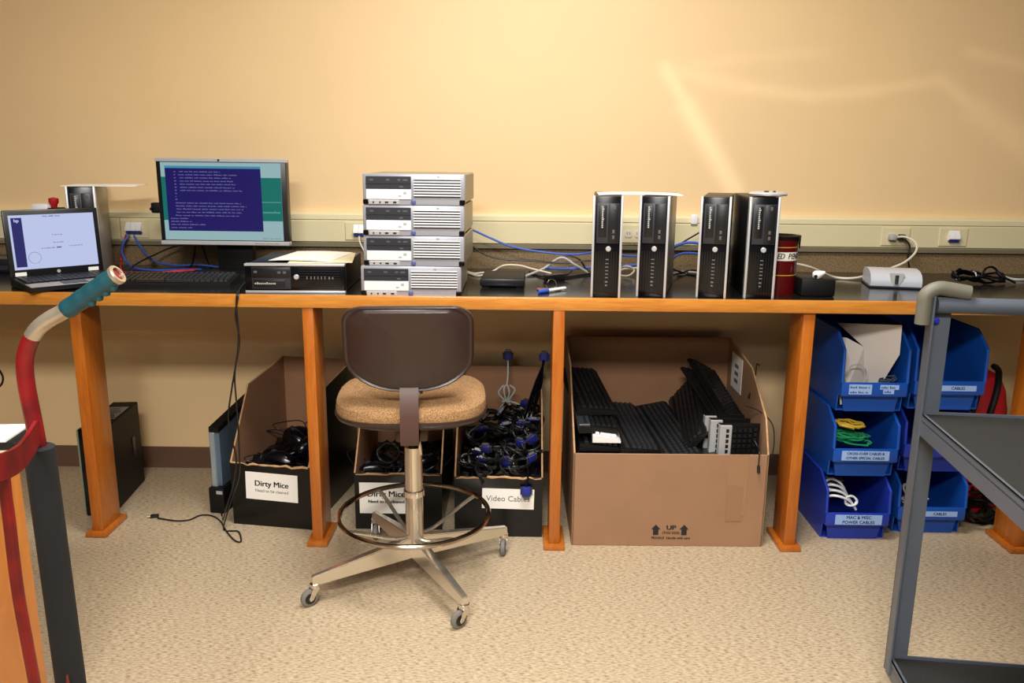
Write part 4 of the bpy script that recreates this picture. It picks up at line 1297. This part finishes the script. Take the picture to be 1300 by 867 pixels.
# ------------------------------------------------------------------ loose metal chassis beside the first carton
mc = thing('computer_chassis', 'bare blue-grey metal chassis with black foot leaning left of the Dirty Mice carton', 'computer part', (-1.160, 0.285, 0.0), (0, 0, R(-8)))
obj('side_plate', prism(newbm(), [(0.0, 0.10), (0.30, 0.10), (0.30, 0.385), (0.0, 0.335)], -0.012, 0.012, 'X'), M_blueMetal, mc)
obj('front_channel', rbox(newbm(), -0.026, -0.004, -0.012, 0.012, 0.09, 0.325, 0.003, 1), mat('pale_galvanised_edge', (168, 186, 196), 0.35, 0.5), mc, label='pale metal front edge')
obj('top_cap', prism(newbm(), [(-0.008, 0.325), (0.32, 0.378), (0.32, 0.394), (-0.008, 0.345)], -0.026, 0.014, 'X'), M_blackm, mc)
obj('black_foot', rbox(newbm(), -0.034, 0.03, -0.03, 0.28, 0.0, 0.105, 0.006, 2), M_blackm, mc)
obj('sticker', box(newbm(), 0.0, 0.025, -0.032, -0.028, 0.082, 0.095), M_greycord, mc)

# black tower on the floor at the left
fp_ = thing('tower_computer', 'black tower computer standing on the floor behind the first bench leg', 'computer', (-1.612, 0.222, 0), (0, 0, R(6)))
obj('case', rbox(newbm(), -0.045, 0.055, 0.02, 0.355, 0.0, 0.352, 0.003, 1), M_blackm, fp_)
obj('front_bezel', rbox(newbm(), -0.046, 0.056, 0.0, 0.022, 0.0, 0.353, 0.004, 2), M_gloss, fp_)
obj('bezel_trim', box(newbm(), -0.052, -0.046, 0.0, 0.02, 0.01, 0.348), mat('grey_green_trim', (126, 140, 112), 0.4), fp_, label='grey-green edge strip')
obj('latch', rbox(newbm(), 0.054, 0.058, 0.25, 0.28, 0.15, 0.23, 0.001, 1), M_black, fp_)
lbm = obj('top_label', box(newbm(), -0.035, 0.045, 0.12, 0.28, 0.3515, 0.3528), M_greycord, fp_, label='pale printed label on top')
lw = newbm()
for k in range(6):
    box(lw, -0.03, 0.04 - 0.01 * (k % 3), 0.135 + k * 0.023, 0.143 + k * 0.023, 0.3526, 0.3532)
obj('label_print', lw, M_greyink, lbm)

# ------------------------------------------------------------------ big cardboard carton with keyboards
cbx = thing('cardboard_carton', 'large open brown cardboard carton marked UP, full of keyboards', 'box', (0.545, 0.030, 0), (0, 0, R(0.6)))
cw, cd, hf, hb = 0.690, 0.60, 0.352, 0.645
th = 0.006
fpn = obj('front_panel', rbox(newbm(), -cw / 2, cw / 2, 0, th, 0, hf, 0.002, 1), M_card, cbx)
obj('back_panel', rbox(newbm(), -cw / 2, cw / 2, cd - th, cd, 0, hb, 0.002, 1), M_cardin, cbx)
for s in (-1, 1):
    xo, xi = s * cw / 2, s * (cw / 2 - th)
    prof = [(0.0, 0), (cd, 0), (cd, hb), (0.26, 0.60), (0.055, 0.47), (0.0, hf)] if s > 0 else [(0, 0), (cd, 0), (cd, hb), (0.30, 0.60), (0.18, 0.50), (0.0, hf)]
    sp = obj('side_panel', prism(newbm(), prof, min(xo, xi), max(xo, xi), 'X'), M_card, cbx)
    e = newbm()
    tube(e, [(s * (cw / 2 - th / 2), a, b) for a, b in prof[2:]], 0.0036, 6)
    obj('cut_edge', e, M_cardedge, sp)
obj('bottom', box(newbm(), -cw / 2 + th, cw / 2 - th, th, cd - th, 0.001, 0.007), M_cardin, cbx)
sl = obj('shipping_label', box(newbm(), cw / 2 - th - 0.0015, cw / 2 - th, 0.38, 0.53, 0.46, 0.60), M_paper, cbx)
sk = newbm()
for k in range(3):
    box(sk, cw / 2 - th - 0.002, cw / 2 - th - 0.0012, 0.43, 0.48, 0.49 + k * 0.03, 0.505 + k * 0.03)
obj('label_print', sk, M_greyink, sl)
obj('packing_tape', box(newbm(), 0.205, 0.275, -0.0012, 0.001, 0.12, hf), mat('clear_brown_tape', (162, 124, 93), 0.3), fpn)
obj('tape_label', box(newbm(), 0.205, 0.262, -0.0018, 0.001, 0.10, 0.235), mat('brown_label', (156, 117, 87), 0.5), fpn)
cx0 = 0.013
for dx in (-0.055, 0.047):
    ar = newbm()
    prism(ar, [(-0.016, 0.0), (0.0, 0.018), (0.016, 0.0), (0.0095, 0.0), (0.0095, -0.022), (-0.0095, -0.022), (-0.0095, 0.0)], -0.0014, 0.0, 'Y', T(cx0 + dx, 0, 0.066))
    obj('printed_arrow', ar, M_ink, fpn)
text('lettering', 'UP', 0.024, T(cx0, -0.0008, 0.072) @ FRONT, M_ink, fpn, 0.0008, 0, 1.2)
text('lettering', '(THIS SIDE)', 0.013, T(cx0, -0.0008, 0.052) @ FRONT, M_ink, fpn, 0.0001)
text('lettering', 'FRAGILE  Handle with care', 0.0125, T(cx0, -0.0008, 0.032) @ FRONT, M_ink, fpn, 0.0002)

KG = 'keyboards in the cardboard carton'

hk = obj('keyboard_pile', heapmesh(0.655, 0.57, 0.335, 0.006, 14, T(0.545, 0.045, 0)), M_black)
hk['kind'] = 'stuff'
tag(hk, 'lower layers of black keyboards filling the cardboard carton', 'keyboards')


def kb_at(label, xa, ya, za, org, strip=None, m=M_blackm, keym=None, W_=0.44, D_=0.15):
    """keyboard with its length, depth and face directions given as world vectors"""
    X_, Z_ = Vector(xa).normalized(), Vector(za)
    Z_ = (Z_ - X_ * Z_.dot(X_)).normalized()
    Y_ = Z_.cross(X_)
    rot = Matrix((X_, Y_, Z_)).transposed().to_euler()
    t = keyboard('keyboard', label, org, rot, W_, D_, m, KG, keym)
    if strip:
        obj('edge_strip', rbox(newbm(), -W_ / 2 + 0.001, W_ / 2 - 0.001, D_ - 0.042, D_ + 0.002, 0.004, 0.034, 0.003, 1), strip, t, label='silver edge strip')
    return t


M_key2 = mat('charcoal_keys', (40, 42, 46), 0.45)
M_slv = mat('matt_silver_strip', (176, 176, 176), 0.45, 0.2)
kb_at('white keyboard peeping out under the left black keyboard in the carton', (0.02, 1, 0.02), None, (0, 0, 1), (0.372, 0.270, 0.388), None, M_white, M_white, 0.44, 0.10)
kb_at('topmost black keyboard at the left of the cardboard carton', (-0.05, 1, 0.10), None, (0.0, -0.1, 1), (0.358, 0.290, 0.436), M_bay)
kb_at('black keyboard lying under the white one in the carton', (0.0, 1, 0.0), None, (0.0, 0, 1), (0.372, 0.275, 0.350))
kb_at('far black keyboard behind the topmost left one in the carton', (-0.10, 1, 0.10), None, (0.0, -0.1, 1), (0.345, 0.370, 0.478))
kb_at('black keyboard flat in the carton beside the white one', (-0.10, 1, 0.10), None, (0.0, -0.1, 1), (0.495, 0.27, 0.362), None, M_blackm, M_key2)
kb_at('black keyboard tilted in the middle of the carton', (-0.16, 1, 0.16), None, (-0.25, -0.1, 1), (0.640, 0.285, 0.362), None, M_blackm, M_key2)
kb_at('black keyboard leaning behind the middle one in the carton', (0.10, 0.95, 0.20), None, (-0.8, -0.2, 0.5), (0.705, 0.305, 0.452), None, M_black)
kb_at('black keyboard leaning steeply right of the middle in the carton', (0.06, 0.95, 0.24), None, (-0.85, -0.2, 0.42), (0.738, 0.345, 0.470), None, M_blackm)
kb_at('black keyboard sloping down to the right wall of the carton', (0.22, -0.90, -0.35), None, (0.55, -0.1, 0.8), (0.700, 0.295, 0.468), M_bay, M_black)
kb_at('rearmost black keyboard sloping towards the right wall of the carton', (0.16, -0.92, -0.33), None, (0.60, -0.1, 0.75), (0.722, 0.335, 0.498), None, M_blackm)
kb_at('upright black keyboard with silver strip at the front right of the carton', (0.02, 0.04, 1), None, (0.05, -1, 0.05), (0.866, 0.098, 0.225), M_slv)
kb_at('upright keyboard with silver strip second from the front in the carton', (0.02, 0.05, 1), None, (0.05, -1, 0.05), (0.842, 0.138, 0.230), M_slv)
kb_at('upright keyboard with silver strip third from the front in the carton', (0.02, 0.06, 1), None, (0.05, -1, 0.05), (0.830, 0.178, 0.232), M_slv)
wire('usb_cable', 'thin black keyboard cord hanging over the right wall of the carton', [(0.826, 0.160, 0.494), (0.864, 0.140, 0.486), (0.893, 0.120, 0.469), (0.912, 0.090, 0.443), (0.912, 0.060, 0.395), (0.896, 0.020, 0.350)], 0.0022, M_black)
wire('usb_cable', 'black keyboard cord with plug hanging over the front of the carton', [(0.849, 0.080, 0.387), (0.856, 0.060, 0.370), (0.852, 0.026, 0.366), (0.851, 0.020, 0.350), (0.851, 0.020, 0.320), (0.853, 0.020, 0.291)], [0.0022] * 25 + [0.0055] * 6, M_black)
wire('usb_cable', 'black cord with plug hooked on the right rim of the carton', [(0.878, 0.290, 0.486), (0.893, 0.290, 0.532), (0.896, 0.290, 0.569), (0.897, 0.290, 0.594), (0.901, 0.300, 0.616), (0.914, 0.310, 0.607)], [0.0055] * 8 + [0.0022] * 23, M_black)

# ------------------------------------------------------------------ blue stacking bins
def bin_(label, loc, m, w=0.232, d=0.47, h=0.245, rz=0.0, tapes=()):
    t = thing('stacking_bin', label, 'bin', loc, (0, 0, rz), 'blue stacking bins')
    e = 0.004
    prof = [(0.035, 0.0), (d, 0), (d, h), (0.085, h), (0.006, h * 0.80), (0.0, 0.112), (0.0, 0.066), (0.028, 0.060)]
    for s in (-1, 1):
        a, b = s * w / 2, s * (w / 2 - e)
        p = obj('side_panel', prism(newbm(), prof, min(a, b), max(a, b), 'X'), m, t)
        rim = newbm()
        tube(rim, [(s * (w / 2 - e / 2), y, z) for y, z in ((d, h), (0.085, h), (0.006, h * 0.80), (0.0, 0.112))], 0.0055, 8)
        obj('rim', rim, m, p)
    obj('back_panel', box(newbm(), -w / 2 + e, w / 2 - e, d - e, d, 0.0, h), m, t)
    obj('floor_panel', box(newbm(), -w / 2 + e, w / 2 - e, 0.035, d - e, 0.0, 0.005), m, t)
    obj('foot_front', prism(newbm(), [(-w / 2 + 0.026, 0.0), (w / 2 - 0.026, 0.0), (w / 2 - 0.014, 0.066), (-w / 2 + 0.014, 0.066)], 0.026, 0.034, 'Y'), m, t)
    obj('shelf_under_lip', box(newbm(), -w / 2 + e, w / 2 - e, 0.0, 0.034, 0.062, 0.067), m, t)
    lip = obj('front_lip', rbox(newbm(), -w / 2, w / 2, -0.003, 0.004, 0.064, 0.114, 0.002, 2), m, t)
    for (x, z, tw, th_, lines) in tapes:
        tp = obj('label_tape', box(newbm(), x - tw / 2, x + tw / 2, -0.0042, -0.0028, z - th_ / 2, z + th_ / 2), M_lbl, lip, label='pale blue label tape')
        for tx, sz, dz in lines:
            text('lettering', tx, sz, T(x, -0.0046, z + dz) @ FRONT, M_lblink, tp, 0.0002)
    return t


def tape_marks(x, z, w, n, seed):
    return (x, z, w, 0.014 * n, [])


BX, BX2, BY = 1.252, 1.540, 0.085
bin_('violet-blue bin labelled MAC & MISC POWER CABLES at the bottom of the left stack', (BX - 0.006, BY, 0), M_blue2, tapes=[(0.004, 0.088, 0.170, 0.038, [('MAC & MISC', 0.0165, 0.009), ('POWER CABLES', 0.0165, -0.010)])])
bin_('blue bin labelled CROSS-OVER CABLES in the middle of the left stack', (BX, BY + 0.005, 0.2455), M_blue, tapes=[(0.0, 0.088, 0.170, 0.036, [('CROSS-OVER CABLES &', 0.0128, 0.008), ('OTHER SPECIAL CABLES', 0.0128, -0.009)])])
tl = bin_('blue bin holding white card, on top of the left stack', (BX + 0.008, BY + 0.008, 0.491), M_blue, h=0.285)
b_r1 = bin_('blue bin with a cables label at the bottom of the right stack', (BX2 + 0.005, BY + 0.06, 0), M_blue, w=0.25, tapes=[(0.03, 0.088, 0.13, 0.020, [('CABLES', 0.0145, 0.0)])])
bin_('violet-blue bin in the middle of the right stack, half hidden by the cart', (BX2, BY + 0.06, 0.2455), M_blue2, w=0.25)
bin_('blue bin with a cables label on top of the right stack', (BX2, BY + 0.04, 0.491), M_blue, h=0.285, w=0.25, tapes=[(0.03, 0.088, 0.13, 0.020, [('CABLES', 0.0145, 0.0)])])
# two label tapes with print too small to read on the white-card bin
lipo = [c for c in tl.children if c.name.startswith('front_lip')][0]
for x, z, tw, th_ in ((-0.050, 0.089, 0.080, 0.036), (0.052, 0.098, 0.066, 0.017), (0.050, 0.081, 0.038, 0.015)):
    tp = obj('label_tape', box(newbm(), x - tw / 2, x + tw / 2, -0.0042, -0.0028, z - th_ / 2, z + th_ / 2), M_lbl, lipo, label='pale blue label tape')
    mk = newbm()
    for q in range(max(1, int(th_ / 0.015))):
        words(mk, x - tw / 2 + 0.004, x + tw / 2 - 0.004, z - th_ / 2 + 0.004 + q * 0.018, 0.008, random.Random(q + 40), -0.0046)
    obj('label_print', mk, M_lblink, tp, kind='stuff')

# contents of the bins
cdp = thing('folded_card', 'large folded sheet of white card sticking out of the top left bin', 'card', (BX + 0.012, BY + 0.005, 0.4965))
M_whitecard = mat('white_card', (214, 206, 200), 0.7)
cdb = newbm()
def quad_slab(bm, pts, t):
    P = [Vector(p) for p in pts]
    n = (P[1] - P[0]).cross(P[2] - P[0]).normalized() * t
    A_ = [bm.verts.new(p) for p in P]
    B_ = [bm.verts.new(p + n) for p in P]
    bm.faces.new(A_)
    bm.faces.new(B_[::-1])
    k = len(P)
    for i in range(k):
        bm.faces.new((A_[i], B_[i], B_[(i + 1) % k], A_[(i + 1) % k]))
obj('left_leaf', (quad_slab(cdb, [(-0.10, 0.05, 0.012), (0.0, 0.09, 0.012), (-0.015, 0.10, 0.215), (-0.075, 0.12, 0.245), (-0.10, 0.16, 0.238)], 0.002), cdb)[1], M_whitecard, cdp)
cdb = newbm()
obj('right_leaf', (quad_slab(cdb, [(0.0, 0.09, 0.012), (0.055, 0.07, 0.10), (0.085, 0.035, 0.205), (0.082, 0.035, 0.310), (-0.085, 0.19, 0.285), (-0.015, 0.10, 0.215)], 0.002), cdb)[1], M_whitecard, cdp)
rg = random.Random(77)
wire('data_cable', 'loop of thin grey cable in front of the white card', [(BX - 0.045 + 0.038 * cos(2 * pi * k / 14 + 0.8), BY + 0.04 + 0.008 * (k % 2), 0.612 + 0.050 * sin(2 * pi * k / 14 + 0.8)) for k in range(15)], 0.0022, M_greycord)
gq = newbm()
for k in range(5):
    coil(gq, BX + 0.075, BY + 0.06, 0.585 + 0.006 * k, 0.028, 1.5, rg, 0.6, 0.002, 0.2, None, 5)
tag(obj('data_cable', gq, mat('dark_grey_cable', (70, 76, 96), 0.5)), 'small coil of dark grey cable at the right of the top left bin', 'cable')
for i, (lab, mm, zz, xx) in enumerate((('yellow patch cable coiled in the middle left bin', M_yellowcord, 0.420, -0.03), ('green patch cables piled in the middle left bin', M_greencord, 0.375, -0.035))):
    gq = newbm()
    for k in range(3 if i == 0 else 9):
        coil(gq, BX + xx + rg.uniform(-.02, .03) * i, BY + 0.10 + rg.uniform(-.03, .03), zz + 0.004 * k * (1 - i) + rg.uniform(-.012, .012) * i, 0.048 if i == 0 else 0.054, 1.6, rg, 0.45, 0.0038 if i == 0 else 0.003, 0.12, (0.15, 0.1, rg.uniform(-.3, .3)), 6)
    tag(obj('patch_cable', gq, mm), lab, 'cable')
gq = newbm()
for k in range(7):
    r_ = 0.060 + 0.011 * (k % 4)
    y_ = BY + 0.06 + 0.018 * k
    tube(gq, cat([(BX - 0.105, y_ + 0.03, 0.13 + 0.012 * (k % 3)), (BX - 0.08, y_, 0.155 + 0.014 * (k % 4)), (BX - 0.04, y_ - 0.01, 0.15 + 0.013 * (k % 4)), (BX - 0.005, y_, 0.125 + 0.004 * k), (BX + 0.012, y_, 0.10)], 5), 0.0048, 7)
coil(gq, BX - 0.01, BY + 0.06, 0.135, 0.022, 2, rg, 0.8, 0.0036, 0.1, (1.2, 0, 0), 6)
tag(obj('power_cable', gq, M_white), 'coil of white power cables in the bottom left bin', 'cable')
gq = newbm()
for k in range(5):
    coil(gq, BX - 0.045, BY + 0.18, 0.15 + 0.01 * k, 0.045, 1.5, rg, 0.6, 0.0036, 0.2, None, 6)
tag(obj('power_cable', gq, mat('brown_grey_cable', (92, 80, 76), 0.5)), 'dull brown cable coil at the back of the bottom left bin', 'cable')
gq = newbm()
for k in range(4):
    coil(gq, BX2 - 0.03, BY + 0.14, 0.10 + 0.012 * k, 0.045, 1.5, rg, 0.6, 0.0036, 0.2, None, 6)
tag(obj('data_cable', gq, M_greycord), 'pale cable coil in the bottom right bin', 'cable')

# red bag behind the cart
bg_ = thing('red_bag', 'crumpled red nylon bag with black straps beside the right bin stack', 'bag', (1.815, 0.42, 0.0))
bm = newbm()
rgb_ = random.Random(8)
rings = []
for z, r_ in ((0.0, 0.10), (0.03, 0.125), (0.15, 0.125), (0.30, 0.115), (0.42, 0.11), (0.50, 0.098), (0.555, 0.068), (0.575, 0.02)):
    rings.append([bm.verts.new((r_ * (1 + rgb_.uniform(-.10, .08)) * cos(a), r_ * 0.9 * (1 + rgb_.uniform(-.1, .08)) * sin(a), z + rgb_.uniform(-.006, .006))) for a in [2 * pi * k / 18 for k in range(18)]])
for a_, b_ in zip(rings, rings[1:]):
    for k in range(18):
        bm.faces.new((a_[k], a_[(k + 1) % 18], b_[(k + 1) % 18], b_[k]))
bm.faces.new(rings[0][::-1])
bm.faces.new(rings[-1])
obj('body', bm, M_redbag, bg_)
for off in (-0.035, 0.035):
    obj('strap', tube(newbm(), cat([(off - 0.07, -0.10, 0.30), (off - 0.05, -0.118, 0.42), (off - 0.02, -0.095, 0.52), (off + 0.01, -0.04, 0.575), (off + 0.03, 0.03, 0.58)], 6), 0.012, 8), M_blackm, bg_)
obj('side_pocket', lathe(newbm(), [(0.0, -0.10), (0.05, -0.09), (0.065, 0.0), (0.05, 0.09), (0.0, 0.10)], 16, T(-0.10, -0.035, 0.42)), M_blackm, bg_)
gq = newbm()
for k in range(10):
    coil(gq, 1.80 + rg.uniform(-.05, .05), 0.26 + rg.uniform(-.04, .04), 0.03 + 0.015 * k, rg.uniform(0.05, 0.08), 1.6, rg, 0.6, 0.006, 0.15, (rg.uniform(-.15, .15), rg.uniform(-.15, .15), rg.uniform(0, 3)), 6)
tag(obj('cable_bundle', gq, M_blackm), 'heap of thick black cable on the floor right of the bins', 'cable')
adf = thing('power_brick', 'flat black power brick lying on the floor beside the last bench leg', 'adapter', tuple([(1.834, 0.267, 0.000)][0]), (0, 0, -0.2))
obj('body', rbox(newbm(), -0.05, 0.05, -0.025, 0.025, 0, 0.03, 0.006, 2), M_blackm, adf)
obj('lead', tube(newbm(), cat([(0.045, 0.01, 0.015), (0.06, 0.06, 0.012), (0.02, 0.11, 0.01)], 5), 0.005, 7), M_black, adf)

# ------------------------------------------------------------------ utility cart at the right
ct_ = thing('utility_cart', 'blue-grey steel utility cart with black shelf mats at the right edge', 'cart', (0.935, -0.865, 0), (0, 0, R(-6.5)))
CL, CD = 0.62, 0.95           # width to the right, depth towards the camera
SZ, BZ, HZ = 0.795, 0.155, 1.072


def angle_post(name, x, y, sx, sy, z0, z1, t=0.004, a=0.052, b=0.036):
    bm = newbm()
    box(bm, min(x, x + sx * a), max(x, x + sx * a), min(y, y + sy * t), max(y, y + sy * t), z0, z1)
    box(bm, min(x, x + sx * t), max(x, x + sx * t), min(y, y + sy * b), max(y, y + sy * b), z0, z1)
    return obj(name, bm, M_cart, ct_, smooth=False)


angle_post('corner_post', 0.0, 0.004, 1, -1, 0.12, HZ + 0.005)
angle_post('corner_post', CL, 0.004, -1, -1, 0.12, HZ + 0.005)
angle_post('corner_post', 0.0, -CD, 1, 1, 0.12, SZ)
angle_post('corner_post', CL, -CD, -1, 1, 0.12, SZ)
for z in (SZ, BZ):
    nm = 'top_shelf' if z == SZ else 'bottom_shelf'
    s_ = newbm()
    box(s_, 0.004, CL - 0.004, -CD, 0.0, z - 0.012, z - 0.008)
    box(s_, 0.004, 0.008, -CD, 0.0, z - 0.045, z + 0.004)
    box(s_, CL - 0.008, CL - 0.004, -CD, 0.0, z - 0.045, z + 0.004)
    box(s_, 0.004, CL - 0.004, -0.004, 0.0, z - 0.045, z + 0.004)
    box(s_, 0.004, CL - 0.004, -CD, -CD + 0.004, z - 0.045, z + 0.004)
    for xx in (0.004, CL - 0.014):
        box(s_, xx, xx + 0.010, -CD, 0.0, z + 0.001, z + 0.004)
    sh_ = obj(nm, s_, M_cart, ct_, smooth=False)
    obj('shelf_mat', rbox(newbm(), 0.010, CL - 0.010, -CD + 0.006, -0.006, z - 0.008, z - 0.001, 0.002, 1), M_mat, sh_, label='black rubber shelf mat')
obj('handle_bar', tube(newbm(), [(0.012, -0.012, HZ - 0.018), (CL - 0.012, -0.012, HZ - 0.018)], 0.0185, 20), M_cart, ct_)
for sx in (0, 1):
    Q = T(0 if sx == 0 else CL, -0.005, 0) @ Matrix.Diagonal((1 if sx == 0 else -1, 1, 1, 1))
    eb = newbm()
    tube(eb, [(Q @ Vector(p)) for p in cat([(-0.014, -0.01, HZ - 0.062), (-0.014, -0.01, HZ - 0.02), (-0.012, -0.01, HZ + 0.005), (0.010, -0.01, HZ + 0.020), (0.04, -0.01, HZ + 0.018), (0.078, -0.012, HZ + 0.012)], 6)], 0.0168, 14)
    obj('corner_bumper', eb, M_bumper, ct_, label='grey moulded corner bumper')
    obj('bolt', lathe(newbm(), [(0.0075, 0), (0.0075, 0.008), (0.004, 0.011), (0, 0.011)], 14, T(0.018 if sx == 0 else CL - 0.018, 0.0, HZ - 0.055) @ RX(pi / 2)), mat('blue_bolt_cap', (40, 50, 170), 0.35), ct_)
for x, y in ((0.05, -0.06), (CL - 0.05, -0.06), (0.05, -CD + 0.06), (CL - 0.05, -CD + 0.06)):
    w_ = newbm()
    for s in (-1, 1):
        box(w_, x - 0.02, x + 0.02, y + s * 0.022 - 0.002, y + s * 0.022 + 0.002, 0.045, 0.115)
    box(w_, x - 0.03, x + 0.03, y - 0.03, y + 0.03, 0.113, 0.118)
    cf = obj('caster_fork', w_, M_bare, ct_, smooth=False)
    obj('caster_wheel', lathe(newbm(), [(0, -0.014), (0.05, -0.014), (0.055, 0), (0.05, 0.014), (0, 0.014)], 24, T(x, y, 0.055) @ RX(pi / 2)), M_rubber, cf)

# ------------------------------------------------------------------ hand truck at the left
tr = thing('hand_truck', 'red hand truck with teal grip and black foam sleeve at the left edge', 'hand truck', (-0.80, -1.45, 0))
O = Vector((-0.80, -1.45, 0))
loc = lambda L: [Vector(p) - O for p in L]
up_ = cat(loc([(-0.632, -1.450, 1.187), (-0.669, -1.450, 1.162), (-0.718, -1.450, 1.130), (-0.746, -1.450, 1.115), (-0.768, -1.450, 1.098), (-0.785, -1.450, 1.072), (-0.794, -1.450, 1.044), (-0.796, -1.450, 1.011), (-0.794, -1.450, 0.975), (-0.791, -1.450, 0.934), (-0.788, -1.450, 0.876)]), 6)
nb = 27
obj('handle_tube', tube(newbm(), up_[:nb + 1], 0.0128, 16), M_bare, tr, label='bare worn steel handle bend')
upr = obj('upright', tube(newbm(), up_[nb:] , 0.0131, 16), M_red, tr)
gp = loc([(-0.632, -1.450, 1.187), (-0.719, -1.450, 1.129)])
g0, g1 = gp
n_ = 26
pts = [g0.lerp(g1, k / (n_ - 1)) for k in range(n_)]
gr = obj('grip', tube(newbm(), pts, [0.0140] + [0.0152 + (0.0005 if (k // 3) % 2 else 0.0) for k in range(n_ - 2)] + [0.0140], 18), M_teal, tr, label='teal rubber hand grip')
fr_ = newbm()
for k in range(4):
    c_ = g0.lerp(g1, 0.10 + 0.14 * k) + Vector((0.002, -0.002, -0.0135))
    lathe(fr_, [(0.0, -0.007), (0.006, -0.005), (0.0075, 0), (0.006, 0.005), (0.0, 0.007)], 12, T(*c_))
obj('finger_ridge', fr_, M_teal, gr)
dirg = (g0 - g1).normalized()
q_ = dirg.to_track_quat('Z', 'Y').to_matrix().to_4x4()
obj('grip_end', lathe(newbm(), [(0.0155, -0.004), (0.0165, 0.002), (0.0152, 0.004), (0.0112, 0.004), (0.0112, 0.0)], 20, T(*g0) @ q_), M_bare, gr, label='pale grip end ring')
obj('grip_plug', lathe(newbm(), [(0.0112, 0.0005), (0.0, 0.0015)], 16, T(*g0) @ q_), M_red, gr)
fo_ = loc([(-0.788, -1.450, 0.899), (-0.783, -1.450, 0.460)])
f0, f1 = fo_
ext = f0 + (f1 - f0) * (f0.z - 0.12) / (f0.z - f1.z)
sleeve = obj('foam_sleeve', tube(newbm(), [f0 + Vector((0, 0, 0.003)), f0, f0.lerp(ext, 0.3), f0.lerp(ext, 0.6), ext], [0.0195, 0.0238, 0.0240, 0.0242, 0.0242], 20), M_foam, tr, label='black foam sleeve')
st_ = loc([(-0.782, -1.460, 0.929), (-0.761, -1.530, 0.923), (-0.740, -1.600, 0.930), (-0.726, -1.680, 0.950), (-0.732, -1.760, 0.974)])
stp = cat(st_, 5)
sb_ = newbm()
rows = []
for i, p in enumerate(stp):
    tt = (stp[min(i + 1, len(stp) - 1)] - stp[max(i - 1, 0)])
    nn = Vector((-tt.y, tt.x, 0)).normalized() * 0.003
    hz = Vector((0, 0, 0.020))
    rows.append([sb_.verts.new(v) for v in (p + nn - hz, p + nn + hz, p - nn + hz, p - nn - hz)])
for a_, b_ in zip(rows, rows[1:]):
    for k in range(4):
        sb_.faces.new((a_[k], a_[(k + 1) % 4], b_[(k + 1) % 4], b_[k]))
sb_.faces.new(rows[0][::-1])
sb_.faces.new(rows[-1])
obj('cross_strap', sb_, M_red, tr, label='curved red steel strap')
br = loc([(-0.740, -1.620, 0.923), (-0.741, -1.620, 0.887), (-0.741, -1.620, 0.844), (-0.742, -1.620, 0.731), (-0.736, -1.620, 0.597)])
e_ = br[-1] + (br[-1] - br[-2]) * 3.4
e_.z = max(e_.z, 0.12)
obj('centre_tube', tube(newbm(), cat(br + [e_], 5), 0.0085, 14), M_red, tr)
obj('gusset', prism(newbm(), [(-0.012, 0.36), (0.012, 0.36), (0.006, 0.498)], -0.034, -0.028, 'Y', T(ext.x * 0 + f1.x + 0.008, f1.y, 0)), M_red, tr)
up2 = [p + (st_[-1] - st_[0]) for p in up_]
obj('upright', tube(newbm(), up2[12:] + [up2[-1] + Vector((0.03, 0, -0.6))], 0.0168, 14), M_red, tr)
obj('axle', tube(newbm(), [ext + Vector((0.02, 0.04, 0)), st_[-1] + Vector((ext.x - f0.x, 0, ext.z - st_[-1].z))], 0.012, 12), M_bare, tr)
obj('toe_plate', rbox(newbm(), -0.16, 0.10, -0.33, 0.03, 0.004, 0.012, 0.003, 1), M_red, tr)
for p in (ext + Vector((0.03, 0.06, 0)), st_[-1] + Vector((ext.x - f0.x, -0.03, ext.z - st_[-1].z))):
    obj('wheel', lathe(newbm(), [(0, -0.02), (0.10, -0.02), (0.118, -0.012), (0.12, 0), (0.118, 0.012), (0.10, 0.02), (0, 0.02)], 28, T(p.x, p.y, 0.12) @ RX(pi / 2)), M_rubber, tr)

# ------------------------------------------------------------------ wooden desk behind the hand truck
dk = thing('wooden_desk', 'honey oak desk end with cream top behind the hand truck', 'desk', (-1.113, -1.0, 0))
obj('side_panel', rbox(newbm(), -0.03, 0.0, -0.55, 0.0, 0.0, 0.695, 0.003, 1), M_deskwood, dk)
obj('back_panel', rbox(newbm(), -0.80, -0.03, -0.04, -0.02, 0.1, 0.695, 0.002, 1), M_deskwood, dk)
obj('side_panel', rbox(newbm(), -0.83, -0.80, -0.55, 0.0, 0.0, 0.695, 0.003, 1), M_deskwood, dk)
obj('desktop', rbox(newbm(), -0.83, 0.0, -0.56, 0.045, 0.695, 0.715, 0.004, 2), M_desktop, dk)
tray = thing('document_tray', 'black tray with a white sheet on the wooden desk at the left edge', 'tray', (-1.17, -0.945, 0.715), (0, 0, 0.1))
obj('tray_body', rbox(newbm(), -0.22, 0.035, -0.035, 0.095, 0.0, 0.018, 0.003, 1), M_blackm, tray)
obj('paper', box(newbm(), -0.20, 0.012, -0.03, 0.09, 0.0178, 0.022), M_paper, tray)
wire('power_cable', 'black cord dangling below the bench at the left edge', [(-2.006, 0.300, 0.603), (-1.981, 0.300, 0.563), (-1.968, 0.300, 0.526), (-1.984, 0.300, 0.494), (-2.021, 0.300, 0.488)], 0.004, M_black)
